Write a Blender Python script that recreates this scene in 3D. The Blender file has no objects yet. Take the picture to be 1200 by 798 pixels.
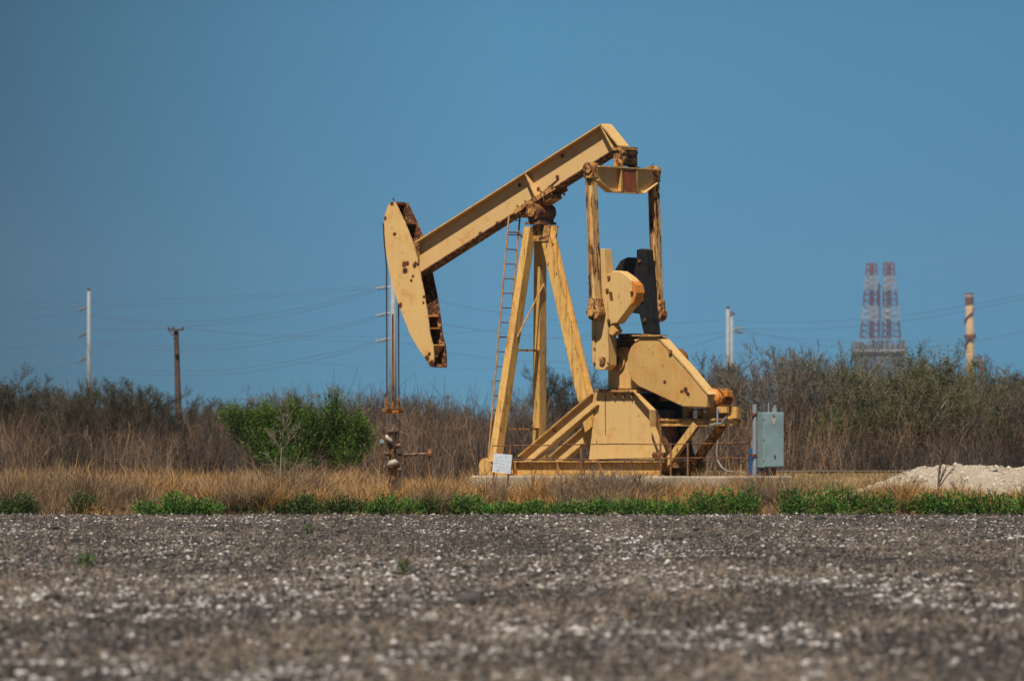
import bpy, math, random
import numpy as np
from mathutils import Vector, Matrix

# ---------------------------------------------------------------- camera, sky, sun, exposure
SC = bpy.context.scene
COL = SC.collection
F, HY, H = 7500.0, 525.0, 1.5          # focal length in photo pixels, horizon row, eye height
cd = bpy.data.cameras.new("camera")
cam = bpy.data.objects.new("camera", cd); COL.objects.link(cam)
cam.location = (0, 0, H); cam.rotation_euler = (math.radians(90), 0, 0)
cd.sensor_width = 36; cd.lens = 36 * F / 1200.0
cd.shift_y = (HY - 399) / 1200.0
cd.clip_start = 0.5; cd.clip_end = 30000
cd.dof.use_dof = True; cd.dof.focus_distance = 149; cd.dof.aperture_fstop = 3.4
SC.camera = cam

TH = math.radians(38)
SA, SN = math.sin(TH), math.cos(TH)
OX, OY, Z0 = 0.7, 150.0, 0.86          # foot of the pump's post, top of the pad
# sun: high, behind the camera and to its left
la, ln, lz = 0.08, 0.20, 0.35
sx, sy = la * SN - ln * SA, -la * SA - ln * SN
sund = Vector((sx, sy, lz)).normalized()
elev = math.asin(sund.z)

w = bpy.data.worlds.new("World"); SC.world = w; w.use_nodes = True
nt = w.node_tree; nt.nodes.clear()
out = nt.nodes.new("ShaderNodeOutputWorld"); bg = nt.nodes.new("ShaderNodeBackground")
sky = nt.nodes.new("ShaderNodeTexSky"); sky.sky_type = 'NISHITA'; sky.sun_disc = False
sky.sun_elevation = elev; sky.sun_rotation = math.atan2(sund.x, sund.y)
sky.air_density = 0.6; sky.dust_density = 0.0; sky.ozone_density = 3.0; sky.altitude = 3000
tint = nt.nodes.new("ShaderNodeMix"); tint.data_type = 'RGBA'; tint.blend_type = 'MULTIPLY'
tint.inputs[0].default_value = 1.0; tint.inputs[7].default_value = (0.43, 0.86, 0.90, 1)
bg.inputs[1].default_value = 0.0525
# the sky's own unevenness: thin milky band missing at the horizon, polarised darker side to the left
tc = nt.nodes.new("ShaderNodeTexCoord"); sp = nt.nodes.new("ShaderNodeSeparateXYZ"); nt.links.new(tc.outputs['Generated'], sp.inputs[0])
def wramp(sock, lo, hi, stops):
    mr = nt.nodes.new("ShaderNodeMapRange"); mr.inputs[1].default_value = lo; mr.inputs[2].default_value = hi
    r = nt.nodes.new("ShaderNodeValToRGB"); e = r.color_ramp.elements
    while len(e) < len(stops): e.new(0.5)
    for i, (p, c) in enumerate(stops): e[i].position = (p - lo)/(hi - lo); e[i].color = (*c, 1) if isinstance(c, tuple) else (c, c, c, 1)
    nt.links.new(sock, mr.inputs[0]); nt.links.new(mr.outputs[0], r.inputs[0]); return r.outputs[0]
rz = wramp(sp.outputs['Z'], -0.01, 0.15, [(-0.01, (0.40, 0.55, 0.76)), (0.02, (0.55, 0.70, 0.87)), (0.065, (1.0, 1.0, 0.98)), (0.15, (1.15, 1.1, 1.0))])
rx = wramp(sp.outputs['X'], -0.4, 0.4, [(-0.4, 0.95), (-0.085, 0.44), (-0.035, 0.82), (0.0, 1.0), (0.08, 0.90), (0.4, 0.95)])
m1 = nt.nodes.new("ShaderNodeMix"); m1.data_type = 'RGBA'; m1.blend_type = 'MULTIPLY'; m1.inputs[0].default_value = 1
m2 = nt.nodes.new("ShaderNodeMix"); m2.data_type = 'RGBA'; m2.blend_type = 'MULTIPLY'; m2.inputs[0].default_value = 1
nt.links.new(tint.outputs[2], m1.inputs[6]); nt.links.new(rz, m1.inputs[7]); nt.links.new(m1.outputs[2], m2.inputs[6]); nt.links.new(rx, m2.inputs[7])
nt.links.new(sky.outputs[0], tint.inputs[6]); nt.links.new(m2.outputs[2], bg.inputs[0])
nt.links.new(bg.outputs[0], out.inputs[0])

sl = bpy.data.lights.new("sun", 'SUN'); sl.energy = 4.8; sl.angle = math.radians(0.5); sl.color = (1.0, 0.93, 0.82)
so = bpy.data.objects.new("sun", sl); COL.objects.link(so)
so.rotation_euler = (-sund).to_track_quat('-Z', 'Y').to_euler(); so.location = (0, -20, 60)

vs = SC.view_settings
vs.view_transform = 'Standard'; vs.look = 'None'; vs.gamma = 1; vs.exposure = 0.32; vs.use_curve_mapping = False
SC.render.engine = 'CYCLES'
SC.cycles.use_denoising = True
SC.cycles.max_bounces = 5; SC.cycles.diffuse_bounces = 2; SC.cycles.transparent_max_bounces = 4
SC.cycles.volume_bounces = 0

rng = np.random.default_rng(7)
R = random.Random(5)

# ---------------------------------------------------------------- helpers
def tag(o, label=None, cat=None, group=None, kind=None):
    if label: o["label"] = label
    if cat: o["category"] = cat
    if group: o["group"] = group
    if kind: o["kind"] = kind
    return o

def empty(name, loc=(0, 0, 0), rz=0.0):
    o = bpy.data.objects.new(name, None); COL.objects.link(o)
    o.location = loc; o.rotation_euler = (0, 0, rz); o.empty_display_size = 0.3
    return o

def copy_tree(o, parent=None):
    c = o.copy(); COL.objects.link(c); c.parent = parent
    for ch in list(o.children): copy_tree(ch, c)
    return c

def world_pt(px, py, D):
    return Vector(((px - 600) / F * D, D, H + (HY - py) / F * D))

class MB:
    def __init__(s): s.v, s.f, s.sm = [], [], False
    def add(s, vs_, fs):
        b = len(s.v); s.v += [tuple(q) for q in vs_]; s.f += [tuple(i + b for i in f) for f in fs]; return s
    def box(s, lo, hi):
        x0, y0, z0 = lo; x1, y1, z1 = hi
        return s.add([(x0,y0,z0),(x1,y0,z0),(x1,y1,z0),(x0,y1,z0),(x0,y0,z1),(x1,y0,z1),(x1,y1,z1),(x0,y1,z1)],
                     [(0,3,2,1),(4,5,6,7),(0,1,5,4),(1,2,6,5),(2,3,7,6),(3,0,4,7)])
    def bar(s, p, q, a, b, up=(0, 0, 1)):
        """rectangular bar from p to q, a wide along the side vector, b along the other"""
        p, q = Vector(p), Vector(q); d = (q - p).normalized(); u = Vector(up)
        sd = d.cross(u)
        if sd.length < 1e-4: sd = d.cross(Vector((0, 1, 0)))
        sd.normalize(); o = sd.cross(d).normalized()
        vv = []
        for c in (p, q):
            for i, j in ((-1,-1),(1,-1),(1,1),(-1,1)): vv.append(c + sd * a/2 * i + o * b/2 * j)
        return s.add(vv, [(0,1,2,3),(7,6,5,4),(0,4,5,1),(1,5,6,2),(2,6,7,3),(3,7,4,0)])
    def hbeam(s, p, q, n, dep, fw, t=0.025, taper=1.0):
        """H section: flanges whose normal is n, dep apart, fw wide"""
        p, q, n = Vector(p), Vector(q), Vector(n); d = (q - p).normalized()
        n = (n - d * n.dot(d)).normalized(); sd = d.cross(n).normalized()
        def rect(o0, o1, e0, e1):
            vv = []
            for c, k in ((p, 1.0), (q, taper)):
                for a, b in ((o0, e0), (o1, e0), (o1, e1), (o0, e1)): vv.append(c + sd * a * k + n * b * k)
            s.add(vv, [(0,1,2,3),(7,6,5,4),(0,4,5,1),(1,5,6,2),(2,6,7,3),(3,7,4,0)])
        rect(-fw/2, fw/2, dep/2 - t, dep/2); rect(-fw/2, fw/2, -dep/2, -dep/2 + t)
        rect(-t/2, t/2, -dep/2 + t, dep/2 - t); return s
    def tube(s, pts, r, n=6, cap=True):
        pts = [Vector(p) for p in pts]; rr = r if isinstance(r, (list, tuple)) else [r] * len(pts)
        b = len(s.v); prev = None
        for i, p in enumerate(pts):
            d = (pts[min(i+1, len(pts)-1)] - pts[max(i-1, 0)]).normalized()
            u = prev if prev else (Vector((0,0,1)) if abs(d.z) < 0.9 else Vector((1,0,0)))
            sd = d.cross(u).normalized(); o = sd.cross(d).normalized(); prev = o
            for k in range(n):
                a = 2*math.pi*k/n; s.v.append(tuple(p + (sd*math.cos(a) + o*math.sin(a)) * rr[i]))
        for i in range(len(pts)-1):
            for k in range(n):
                k2 = (k+1) % n
                s.f.append((b+i*n+k, b+i*n+k2, b+(i+1)*n+k2, b+(i+1)*n+k))
        if cap:
            s.f.append(tuple(b+k for k in range(n))[::-1]); s.f.append(tuple(b+(len(pts)-1)*n+k for k in range(n)))
        return s
    def build(s, name, mat, parent=None, bevel=0.0, smooth=False):
        me = bpy.data.meshes.new(name); me.from_pydata(s.v, [], s.f); me.update()
        me.materials.append(mat)
        if smooth: me.shade_smooth()
        o = bpy.data.objects.new(name, me); COL.objects.link(o); o.parent = parent
        import bmesh
        bm = bmesh.new(); bm.from_mesh(me); bmesh.ops.recalc_face_normals(bm, faces=bm.faces[:]); bm.to_mesh(me); bm.free()
        if bevel:
            m = o.modifiers.new("bevel", 'BEVEL'); m.width = bevel; m.segments = 2; m.limit_method = 'ANGLE'
        return o

def np_mesh(name, V, FQ, mat, col=None, parent=None, tri=False):
    """V (n,3), FQ (m,k) faces; col (n,3) per vertex"""
    V = np.asarray(V, np.float32); FQ = np.asarray(FQ, np.int32); k = FQ.shape[1]
    me = bpy.data.meshes.new(name)
    me.vertices.add(len(V)); me.vertices.foreach_set("co", V.ravel())
    me.loops.add(FQ.size); me.loops.foreach_set("vertex_index", FQ.ravel())
    me.polygons.add(len(FQ)); me.polygons.foreach_set("loop_start", np.arange(0, FQ.size, k, dtype=np.int32))
    me.polygons.foreach_set("loop_total", np.full(len(FQ), k, np.int32))
    me.update(calc_edges=True)
    if col is not None:
        at = me.color_attributes.new("Col", 'FLOAT_COLOR', 'POINT')
        c4 = np.ones((len(V), 4), np.float32); c4[:, :3] = col; at.data.foreach_set("color", c4.ravel())
    me.materials.append(mat)
    o = bpy.data.objects.new(name, me); COL.objects.link(o); o.parent = parent
    return o

# ---------------------------------------------------------------- materials
def nodes(name):
    m = bpy.data.materials.new(name); m.use_nodes = True; t = m.node_tree
    return m, t, t.nodes["Principled BSDF"]
def setb(b, **k):
    for n, v in k.items():
        n = {'rough': 'Roughness', 'metal': 'Metallic', 'spec': 'Specular IOR Level', 'color': 'Base Color'}[n]
        b.inputs[n].default_value = (*v, 1) if isinstance(v, tuple) else v
def noise(t, scale, detail=4, rough=0.6, vec=None, dist=0.0):
    n = t.nodes.new("ShaderNodeTexNoise"); n.inputs['Scale'].default_value = scale
    n.inputs['Detail'].default_value = detail; n.inputs['Roughness'].default_value = rough; n.inputs['Distortion'].default_value = dist
    if vec: t.links.new(vec, n.inputs['Vector'])
    return n.outputs['Fac']
def ramp(t, fac, stops):
    r = t.nodes.new("ShaderNodeValToRGB"); e = r.color_ramp.elements
    while len(e) < len(stops): e.new(0.5)
    for i, (p, c) in enumerate(stops):
        e[i].position = p; e[i].color = (c, c, c, 1) if isinstance(c, (int, float)) else (*c, 1)
    t.links.new(fac, r.inputs[0]); return r.outputs[0]
def mix(t, fac, a, b, mode='MIX'):
    n = t.nodes.new("ShaderNodeMix"); n.data_type = 'RGBA'; n.blend_type = mode
    for i, v in ((0, fac), (6, a), (7, b)):
        if isinstance(v, (int, float)): n.inputs[i].default_value = v
        elif isinstance(v, tuple): n.inputs[i].default_value = (*v, 1)
        else: t.links.new(v, n.inputs[i])
    return n.outputs[2]
def math_(t, op, a, b=0.0):
    n = t.nodes.new("ShaderNodeMath"); n.operation = op
    for i, v in ((0, a), (1, b)):
        if isinstance(v, (int, float)): n.inputs[i].default_value = v
        else: t.links.new(v, n.inputs[i])
    return n.outputs[0]
def objvec(t, scale=(1, 1, 1), off=(0, 0, 0)):
    tc = t.nodes.new("ShaderNodeTexCoord"); mp = t.nodes.new("ShaderNodeMapping")
    mp.inputs['Scale'].default_value = scale; mp.inputs['Location'].default_value = off
    t.links.new(tc.outputs['Object'], mp.inputs['Vector']); return mp.outputs[0]
def bump(t, b, h, strength=0.3, dist=0.01):
    n = t.nodes.new("ShaderNodeBump"); n.inputs['Strength'].default_value = strength; n.inputs['Distance'].default_value = dist
    t.links.new(h, n.inputs['Height']); t.links.new(n.outputs[0], b.inputs['Normal'])

RUST = (0.13, 0.036, 0.012); RUSTO = (0.42, 0.13, 0.02); DARKR = (0.028, 0.014, 0.008)
def paint(name, base, rust=0.3, streak=0.3, seed=0.0, fade=0.25, blots=(), rough=0.5, run=1.0, fsc=9.0):
    """oil-field paint: faded patches, rain streaks, rust freckles and given rust blots (x,y,z,r)"""
    m, t, b = nodes(name); v = objvec(t, off=(seed, seed*1.7, seed*.6)); vz = objvec(t, (9, 9, 0.7), (seed, 0, seed))
    big = noise(t, 1.3, 5, 0.65, v)
    c = mix(t, ramp(t, big, [(0.35, 0.0), (0.68, fade)]), base, tuple(min(1, x*0.62 + y) for x, y in zip(base, (0.10, 0.05, 0.02))))
    st = ramp(t, noise(t, 1.0, 3, 0.6, vz), [(0.52, 0.0), (0.72, streak)])
    c = mix(t, st, c, tuple(x*0.62 for x in base))
    ora = ramp(t, noise(t, 2.3, 5, 0.75, v), [(0.56 - 0.12*rust, 0.0), (0.70 - 0.10*rust, 0.6)])
    c = mix(t, ora, c, (0.52, 0.22, 0.045))
    fr = noise(t, fsc, 6, 0.75, objvec(t, (1, 1, run), (seed, seed*1.7, seed*.6)), 0.5)
    msk = ramp(t, fr, [(0.70 - 0.20*rust, 0.0), (0.735 - 0.20*rust, 1.0)])
    rc = mix(t, ramp(t, noise(t, 14, 3, 0.6, v), [(0.4, 0.0), (0.62, 1.0)]), DARKR, RUST)
    bv = t.nodes.new("ShaderNodeBevel"); bv.samples = 4; bv.inputs['Radius'].default_value = 0.028
    ge = t.nodes.new("ShaderNodeNewGeometry"); dt = t.nodes.new("ShaderNodeVectorMath"); dt.operation = 'DOT_PRODUCT'
    t.links.new(bv.outputs[0], dt.inputs[0]); t.links.new(ge.outputs['True Normal'], dt.inputs[1])
    edge = math_(t, 'SUBTRACT', 1.0, dt.outputs['Value'])
    en = math_(t, 'MULTIPLY', ramp(t, edge, [(0.02, 0.0), (0.16, 1.0)]), ramp(t, noise(t, 5.5, 5, 0.75, v), [(0.50 - 0.12*rust, 0.0), (0.60 - 0.12*rust, 1.0)]))
    runs = ramp(t, noise(t, 1.0, 4, 0.7, objvec(t, (13, 13, 0.9), (seed*2, 0, seed*3))), [(0.615 - 0.10*rust, 0.0), (0.70 - 0.10*rust, 0.8 if rust > 0.45 else 0.16)])
    c = mix(t, runs, c, (0.30, 0.125, 0.035))
    msk = math_(t, 'MAXIMUM', msk, math_(t, 'MULTIPLY', en, 0.92))
    if blots:
        tc = t.nodes.new("ShaderNodeTexCoord"); wob = noise(t, 9, 4, 0.7, v); acc = None; hal = None
        for (x, y, z, r) in blots:
            n = t.nodes.new("ShaderNodeVectorMath"); n.operation = 'DISTANCE'
            t.links.new(tc.outputs['Object'], n.inputs[0]); n.inputs[1].default_value = (x, y, z)
            d = math_(t, 'SUBTRACT', math_(t, 'DIVIDE', n.outputs['Value'], r), math_(t, 'MULTIPLY', wob, 1.6))
            k = ramp(t, d, [(0.0, 1.0), (0.35, 0.0)])
            acc = k if acc is None else math_(t, 'MAXIMUM', acc, k)
            k2 = ramp(t, d, [(0.0, 0.75), (1.0, 0.0)]); hal = k2 if hal is None else math_(t, 'MAXIMUM', hal, k2)
        msk = math_(t, 'MAXIMUM', msk, acc)
        c = mix(t, hal, c, (0.50, 0.23, 0.05))
    c = mix(t, msk, c, rc)
    t.links.new(c, b.inputs['Base Color'])
    t.links.new(ramp(t, msk, [(0, rough), (1, 0.9)]), b.inputs['Roughness'])
    setb(b, spec=0.35); bump(t, b, mix(t, 0.5, fr, msk), 0.35, 0.008); return m

YEL = (0.64, 0.415, 0.165)
M = {}
M['yel'] = paint("yellow_paint", YEL, 0.28, 0.22, 1.1, run=0.6)
M['yel_worn'] = paint("worn_yellow_paint", (0.62, 0.37, 0.12), 0.62, 0.8, 4.2, run=0.22, fsc=11)
M['yel_leg'] = paint("leg_yellow_paint", (0.68, 0.41, 0.125), 0.50, 0.9, 7.7, run=0.3)
M['yel_rusty'] = paint("rusty_yellow_paint", (0.55, 0.30, 0.10), 1.0, 0.8, 2.5)
M['pit'] = paint('pitman_paint', (0.66, 0.44, 0.19), 0.95, 0.8, 14.4, run=0.2, fsc=8)
M['guard'] = paint("belt_guard_paint", (0.61, 0.38, 0.135), 0.30, 0.7, 9.3, 0.5)
M['rust'] = paint("rusted_steel", (0.10, 0.038, 0.018), 0.9, 0.4, 3.3)
M['orange'] = paint("orange_primer", (0.62, 0.22, 0.03), 0.5, 0.4, 8.3)
M['red'] = paint("red_oxide_paint", (0.26, 0.06, 0.025), 0.4, 0.5, 5.3)
M['black'] = None
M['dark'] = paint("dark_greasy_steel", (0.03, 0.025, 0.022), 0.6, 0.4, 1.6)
def simple(name, c, rough=0.7, var=0.25, scale=6, metal=0.0, bmp=0.2, spec=0.4):
    m, t, b = nodes(name); v = objvec(t); n = noise(t, scale, 5, 0.65, v)
    t.links.new(ramp(t, n, [(0.3, tuple(x*(1-var) for x in c)), (0.7, tuple(min(1, x*(1+var)) for x in c))]), b.inputs['Base Color'])
    setb(b, rough=rough, metal=metal, spec=spec); bump(t, b, n, bmp, 0.01); return m
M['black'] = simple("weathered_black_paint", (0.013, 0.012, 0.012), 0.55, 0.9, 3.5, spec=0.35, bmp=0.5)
M['cable'] = simple("steel_cable", (0.05, 0.04, 0.05), 0.5, metal=0.3)
M['rod'] = simple("polished_rod_steel", (0.45, 0.42, 0.36), 0.35, metal=0.6)
M['galv'] = simple("galvanised_steel", (0.22, 0.245, 0.265), 0.6, 0.15, 2)
M['galvline'] = simple("aluminium_wire", (0.10, 0.11, 0.13), 0.6)
M['boxgrey'] = simple("blue_grey_enamel", (0.19, 0.275, 0.295), 0.5, 0.22, 2.5)
M['blue'] = simple("blue_enamel", (0.015, 0.11, 0.30), 0.45, 0.25, 4)
M['white'] = simple("white_enamel", (0.36, 0.32, 0.27), 0.6, 0.3, 9)
M['porc'] = simple("insulator_porcelain", (0.09, 0.09, 0.11), 0.4)
M['wood'] = simple("creosoted_wood", (0.075, 0.050, 0.042), 0.9, 0.35, 5)
M['steel_tower_white'] = simple("tower_white_paint", (0.28, 0.29, 0.33), 0.6)
M['steel_tower_red'] = simple("tower_red_paint", (0.30, 0.06, 0.07), 0.6)
M['bluegrey'] = simple("faded_blue_steel", (0.055, 0.085, 0.12), 0.7, 0.3, 0.3)
M['chim'] = simple("buff_concrete", (0.38, 0.25, 0.135), 0.9, 0.25, 0.4)
M['chimdark'] = simple("chimney_band_paint", (0.12, 0.05, 0.045), 0.8)
M['pvc'] = simple("grey_conduit", (0.24, 0.22, 0.19), 0.6)
def concrete():
    m, t, b = nodes("stained_concrete"); v = objvec(t)
    c = ramp(t, noise(t, 1.6, 6, 0.7, v), [(0.3, (0.26, 0.21, 0.155)), (0.6, (0.40, 0.33, 0.24)), (0.8, (0.50, 0.43, 0.33))])
    c = mix(t, ramp(t, noise(t, 1.0, 4, 0.7, objvec(t, (3, 3, 0.6))), [(0.5, 0.0), (0.7, 0.55)]), c, (0.15, 0.115, 0.08))
    tc_ = t.nodes.new("ShaderNodeTexCoord"); sz = t.nodes.new("ShaderNodeSeparateXYZ"); t.links.new(tc_.outputs['Object'], sz.inputs[0])
    spl = math_(t, 'SUBTRACT', math_(t, 'ADD', sz.outputs['Z'], math_(t, 'MULTIPLY', noise(t, 2.5, 5, 0.7, v), -0.7)), 0.0)
    c = mix(t, ramp(t, spl, [(0.0, 0.75), (0.42, 0.0)]), c, (0.14, 0.095, 0.06))
    oil = ramp(t, noise(t, 0.9, 5, 0.7, objvec(t, (1, 1, .4), (3, 2, 1))), [(0.55, 0.0), (0.66, 0.7)])
    c = mix(t, oil, c, (0.075, 0.055, 0.04))
    t.links.new(c, b.inputs['Base Color']); setb(b, rough=0.95, spec=0.2); bump(t, b, noise(t, 30, 4, 0.7, v), 0.4, 0.01); return m
M['conc'] = concrete()
def veg(name, mult=(1, 1, 1), trans=0.25, rough=0.7):
    m, t, b = nodes(name)
    a = t.nodes.new("ShaderNodeAttribute"); a.attribute_name = "Col"
    c = mix(t, 1.0, a.outputs['Color'], mult, 'MULTIPLY')
    t.links.new(c, b.inputs['Base Color']); setb(b, rough=rough, spec=0.25)
    if trans:
        tr = t.nodes.new("ShaderNodeBsdfTranslucent"); t.links.new(c, tr.inputs[0])
        ms = t.nodes.new("ShaderNodeMixShader"); ms.inputs[0].default_value = trans
        o = t.nodes["Material Output"]
        t.links.new(b.outputs[0], ms.inputs[1]); t.links.new(tr.outputs[0], ms.inputs[2]); t.links.new(ms.outputs[0], o.inputs[0])
    return m
M['leaf'] = veg("leaf", trans=0.15); M['twig'] = veg("bark_and_twigs", trans=0); M['grass'] = veg("dry_grass_blades", trans=0.3)
M['litter'] = veg("soil_clods_and_stalks", trans=0, rough=0.95); M['cotton'] = veg("cotton_lint", trans=0.1, rough=1.0)

def soil():
    m, t, b = nodes("dark_clay_soil"); v = objvec(t)
    n1 = noise(t, 0.35, 6, 0.7, v); n2 = noise(t, 9, 5, 0.75, v)
    c = ramp(t, n1, [(0.35, (0.045, 0.036, 0.032)), (0.65, (0.10, 0.082, 0.070))])
    c = mix(t, ramp(t, n2, [(0.4, 0.0), (0.7, 0.7)]), c, (0.13, 0.10, 0.085))
    t.links.new(c, b.inputs['Base Color']); setb(b, rough=1.0, spec=0.1); bump(t, b, n2, 1.0, 0.05); return m
M['soil'] = soil()
def thatch():
    m, t, b = nodes("dry_thatch_ground"); v = objvec(t)
    c = ramp(t, noise(t, 0.5, 6, 0.7, v), [(0.3, (0.12, 0.085, 0.05)), (0.55, (0.26, 0.175, 0.085)), (0.75, (0.10, 0.10, 0.04))])
    t.links.new(c, b.inputs['Base Color']); setb(b, rough=1.0, spec=0.1); bump(t, b, noise(t, 8, 5, 0.7, v), 0.8, 0.05); return m
M['thatch'] = thatch()
def roadmat():
    m, t, b = nodes("grey_caliche_road"); v = objvec(t)
    c = ramp(t, noise(t, 2.0, 6, 0.7, v), [(0.3, (0.07, 0.055, 0.045)), (0.7, (0.13, 0.105, 0.085))])
    t.links.new(c, b.inputs['Base Color']); setb(b, rough=1.0, spec=0.1); bump(t, b, noise(t, 14, 5, 0.7, v), 0.8, 0.03); return m
M['road'] = roadmat()
def rubble():
    m, t, b = nodes("pale_limestone_rubble"); v = objvec(t)
    vo = t.nodes.new("ShaderNodeTexVoronoi"); vo.inputs['Scale'].default_value = 9; t.links.new(v, vo.inputs['Vector'])
    c = ramp(t, noise(t, 1.1, 6, 0.75, v), [(0.3, (0.30, 0.24, 0.18)), (0.6, (0.46, 0.40, 0.32)), (0.8, (0.58, 0.52, 0.43))])
    c = mix(t, ramp(t, vo.outputs['Distance'], [(0.0, 0.0), (0.6, 0.6)]), c, (0.24, 0.19, 0.14))
    t.links.new(c, b.inputs['Base Color']); setb(b, rough=1.0, spec=0.1); bump(t, b, vo.outputs['Distance'], 0.9, 0.05); return m
M['rubble'] = rubble()

# ---------------------------------------------------------------- ground
def vnoise(x, y, seed=0):
    """smooth value noise in 0..1"""
    xi, yi = np.floor(x).astype(int), np.floor(y).astype(int); fx, fy = x - xi, y - yi
    fx = fx*fx*(3-2*fx); fy = fy*fy*(3-2*fy)
    def h(i, j):
        q = np.sin(i*127.1 + j*311.7 + seed*74.7) * 43758.5453; return q - np.floor(q)
    return (h(xi,yi)*(1-fx)+h(xi+1,yi)*fx)*(1-fy) + (h(xi,yi+1)*(1-fx)+h(xi+1,yi+1)*fx)*fy
def fbm(x, y, seed=0, o=4):
    a, s = 0, 0.5
    for k in range(o): a = a + s*vnoise(x*2**k, y*2**k, seed+k*3); s *= 0.5
    return a / (1 - 0.5**o)
def sstep(a, b, x):
    t = np.clip((x-a)/(b-a), 0, 1); return t*t*(3-2*t)
def ground_z(x, y):
    x = np.asarray(x, float); y = np.asarray(y, float)
    z = 0.3 * sstep(141.0, 147.5, y) + 0.08*(fbm(x*0.25, y*0.25, 3)-0.5)*sstep(141, 145, y)
    # low made-up bank the service road runs on, behind the pump and off to the right
    bank = sstep(163, 168, y) * (1 - sstep(176, 182, y)) * sstep(-3, 3, x)
    return z + 0.56 * bank
def sheet(name, xs, ys, zf, mat):
    X, Y = np.meshgrid(xs, ys); Z = zf(X, Y); V = np.stack([X, Y, Z], -1).reshape(-1, 3)
    nx, ny = len(xs), len(ys); i = np.arange(nx-1)[None] + nx*np.arange(ny-1)[:, None]
    Q = np.stack([i, i+1, i+1+nx, i+nx], -1).reshape(-1, 4)
    o = np_mesh(name, V, Q, mat); o.data.shade_smooth(); return o
xs = np.concatenate([np.linspace(-12000, -80, 14), np.linspace(-60, 60, 181), np.linspace(80, 12000, 14)])
ys = np.concatenate([np.linspace(-800, 130, 8), np.linspace(138, 190, 130), np.linspace(195, 400, 30), np.geomspace(450, 14000, 14)])
tag(sheet('ground', xs, ys, lambda x, y: ground_z(x, y) - 0.004 - 0.05*(y < 139), M['thatch']), kind='structure')
xs = np.concatenate([np.linspace(-400, -20, 10), np.linspace(-16, 16, 200), np.linspace(20, 400, 10)])
ys = np.concatenate([np.linspace(-200, 30, 8), np.linspace(34, 141.2, 700)])
def field_z(x, y): return 0.05*(fbm(x*0.9, y*0.9, 11)-0.5) + 0.05*(fbm(x*3, y*3, 5, 3)-0.5) + 0.02
tag(sheet('field', xs, ys, field_z, M['soil']), kind='structure')
# service road on the bank
xs = np.linspace(2, 60, 80); ys = np.linspace(167.5, 176.5, 12)
tag(sheet('dirt_road', xs, ys, lambda x, y: ground_z(x, y) + 0.01 + 0.04*fbm(x, y, 2), M['road']), kind='structure')

# field litter: clods, stalks, lint
def blobs(C, S, colv, name, mat, flat=0.6):
    base = np.array([(1,0,0),(-1,0,0),(0,1,0),(0,-1,0),(0,0,1),(0,0,-1)], float)
    sx3 = np.array([1.35, 1.0, 1.0]) if flat < 0.6 else np.ones(3)
    T = np.array([(0,2,4),(2,1,4),(1,3,4),(3,0,4),(2,0,5),(1,2,5),(3,1,5),(0,3,5)])
    n = len(C); J = base[None] * rng.uniform(0.5, 1.25, (n, 6, 1)) + rng.normal(0, 0.22, (n, 6, 3))
    J[:, :, 2] *= flat; J *= sx3
    V = C[:, None] + J * S[:, None, None]
    FQ = T[None] + (np.arange(n)*6)[:, None, None]
    return np_mesh(name, V.reshape(-1, 3), FQ.reshape(-1, 3), mat, np.repeat(colv, 6, 0))
def field_pts(n, ymin=37, ymax=141.0):
    u = rng.random(n); y = ymin * (ymax/ymin)**u            # denser towards the camera
    x = rng.uniform(-1, 1, n) * (0.095*y + 3.5); return x, y
n = 100000; x, y = field_pts(n); s = rng.gamma(2.0, 0.010, n) + 0.006
z = field_z(x, y) + s*0.25
g = rng.random((n, 1)); bc = np.where(g < 0.7, [[0.070, 0.062, 0.058]], [[0.16, 0.138, 0.122]]) * rng.uniform(0.6, 1.5, (n, 1))
tag(blobs(np.stack([x, y, z], -1), s, bc, 'soil_clods', M['litter']), 'dark grey clods of clay soil covering the ploughed field', 'soil clods', kind='stuff')
n = 130000; x, y = field_pts(n)
dens = 0.55*fbm(x*0.7, y*0.10, 21, 4) + 0.45*fbm(x*2.6, y*1.1, 25, 3); keep = rng.random(n) < sstep(0.50, 0.70, dens)*0.70 + 0.025 + 0.16*sstep(120, 136, y)
x, y = x[keep], y[keep]; s = np.minimum(rng.gamma(1.5, 0.010, len(x)) + 0.005, rng.uniform(0.03, 0.048, len(x)))
cc = np.array([[0.62, 0.57, 0.54]]) * rng.uniform(0.22, 1.15, (len(x), 1))
tag(blobs(np.stack([x, y, field_z(x, y) + s*0.6 + 0.01], -1), s, np.clip(cc, 0, 0.85), 'cotton_lint', M['cotton'], 0.55),
    'scraps of white cotton lint scattered over the dark field', 'cotton lint', kind='stuff')

def sticks(P0, P1, r0, r1, sides=3):
    d = P1 - P0; L = np.linalg.norm(d, axis=1, keepdims=True) + 1e-9; d = d / L
    ref = np.where(np.abs(d[:, 2:3]) < 0.9, [[0, 0, 1.0]], [[1.0, 0, 0]])
    a = np.cross(d, ref); a /= np.linalg.norm(a, axis=1, keepdims=True) + 1e-9; b = np.cross(d, a)
    V = []
    for P, r in ((P0, r0), (P1, r1)):
        for k in range(sides):
            t = 2*math.pi*k/sides; V.append(P + (a*math.cos(t) + b*math.sin(t)) * np.asarray(r).reshape(-1, 1))
    V = np.stack(V, 1); n = len(P0); q = []
    for k in range(sides):
        k2 = (k+1) % sides; q.append((k, k2, sides+k2, sides+k))
    Q = np.array(q)[None] + (np.arange(n)*2*sides)[:, None, None]
    return V.reshape(-1, 3), Q.reshape(-1, 4), 2*sides
n = 90000; x, y = field_pts(n)
P0 = np.stack([x, y, field_z(x, y)], -1); L = rng.uniform(0.04, 0.16, n)
an = rng.uniform(0, 2*np.pi, n); tl = rng.uniform(0.0, 1.0, n)**2*1.3
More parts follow.
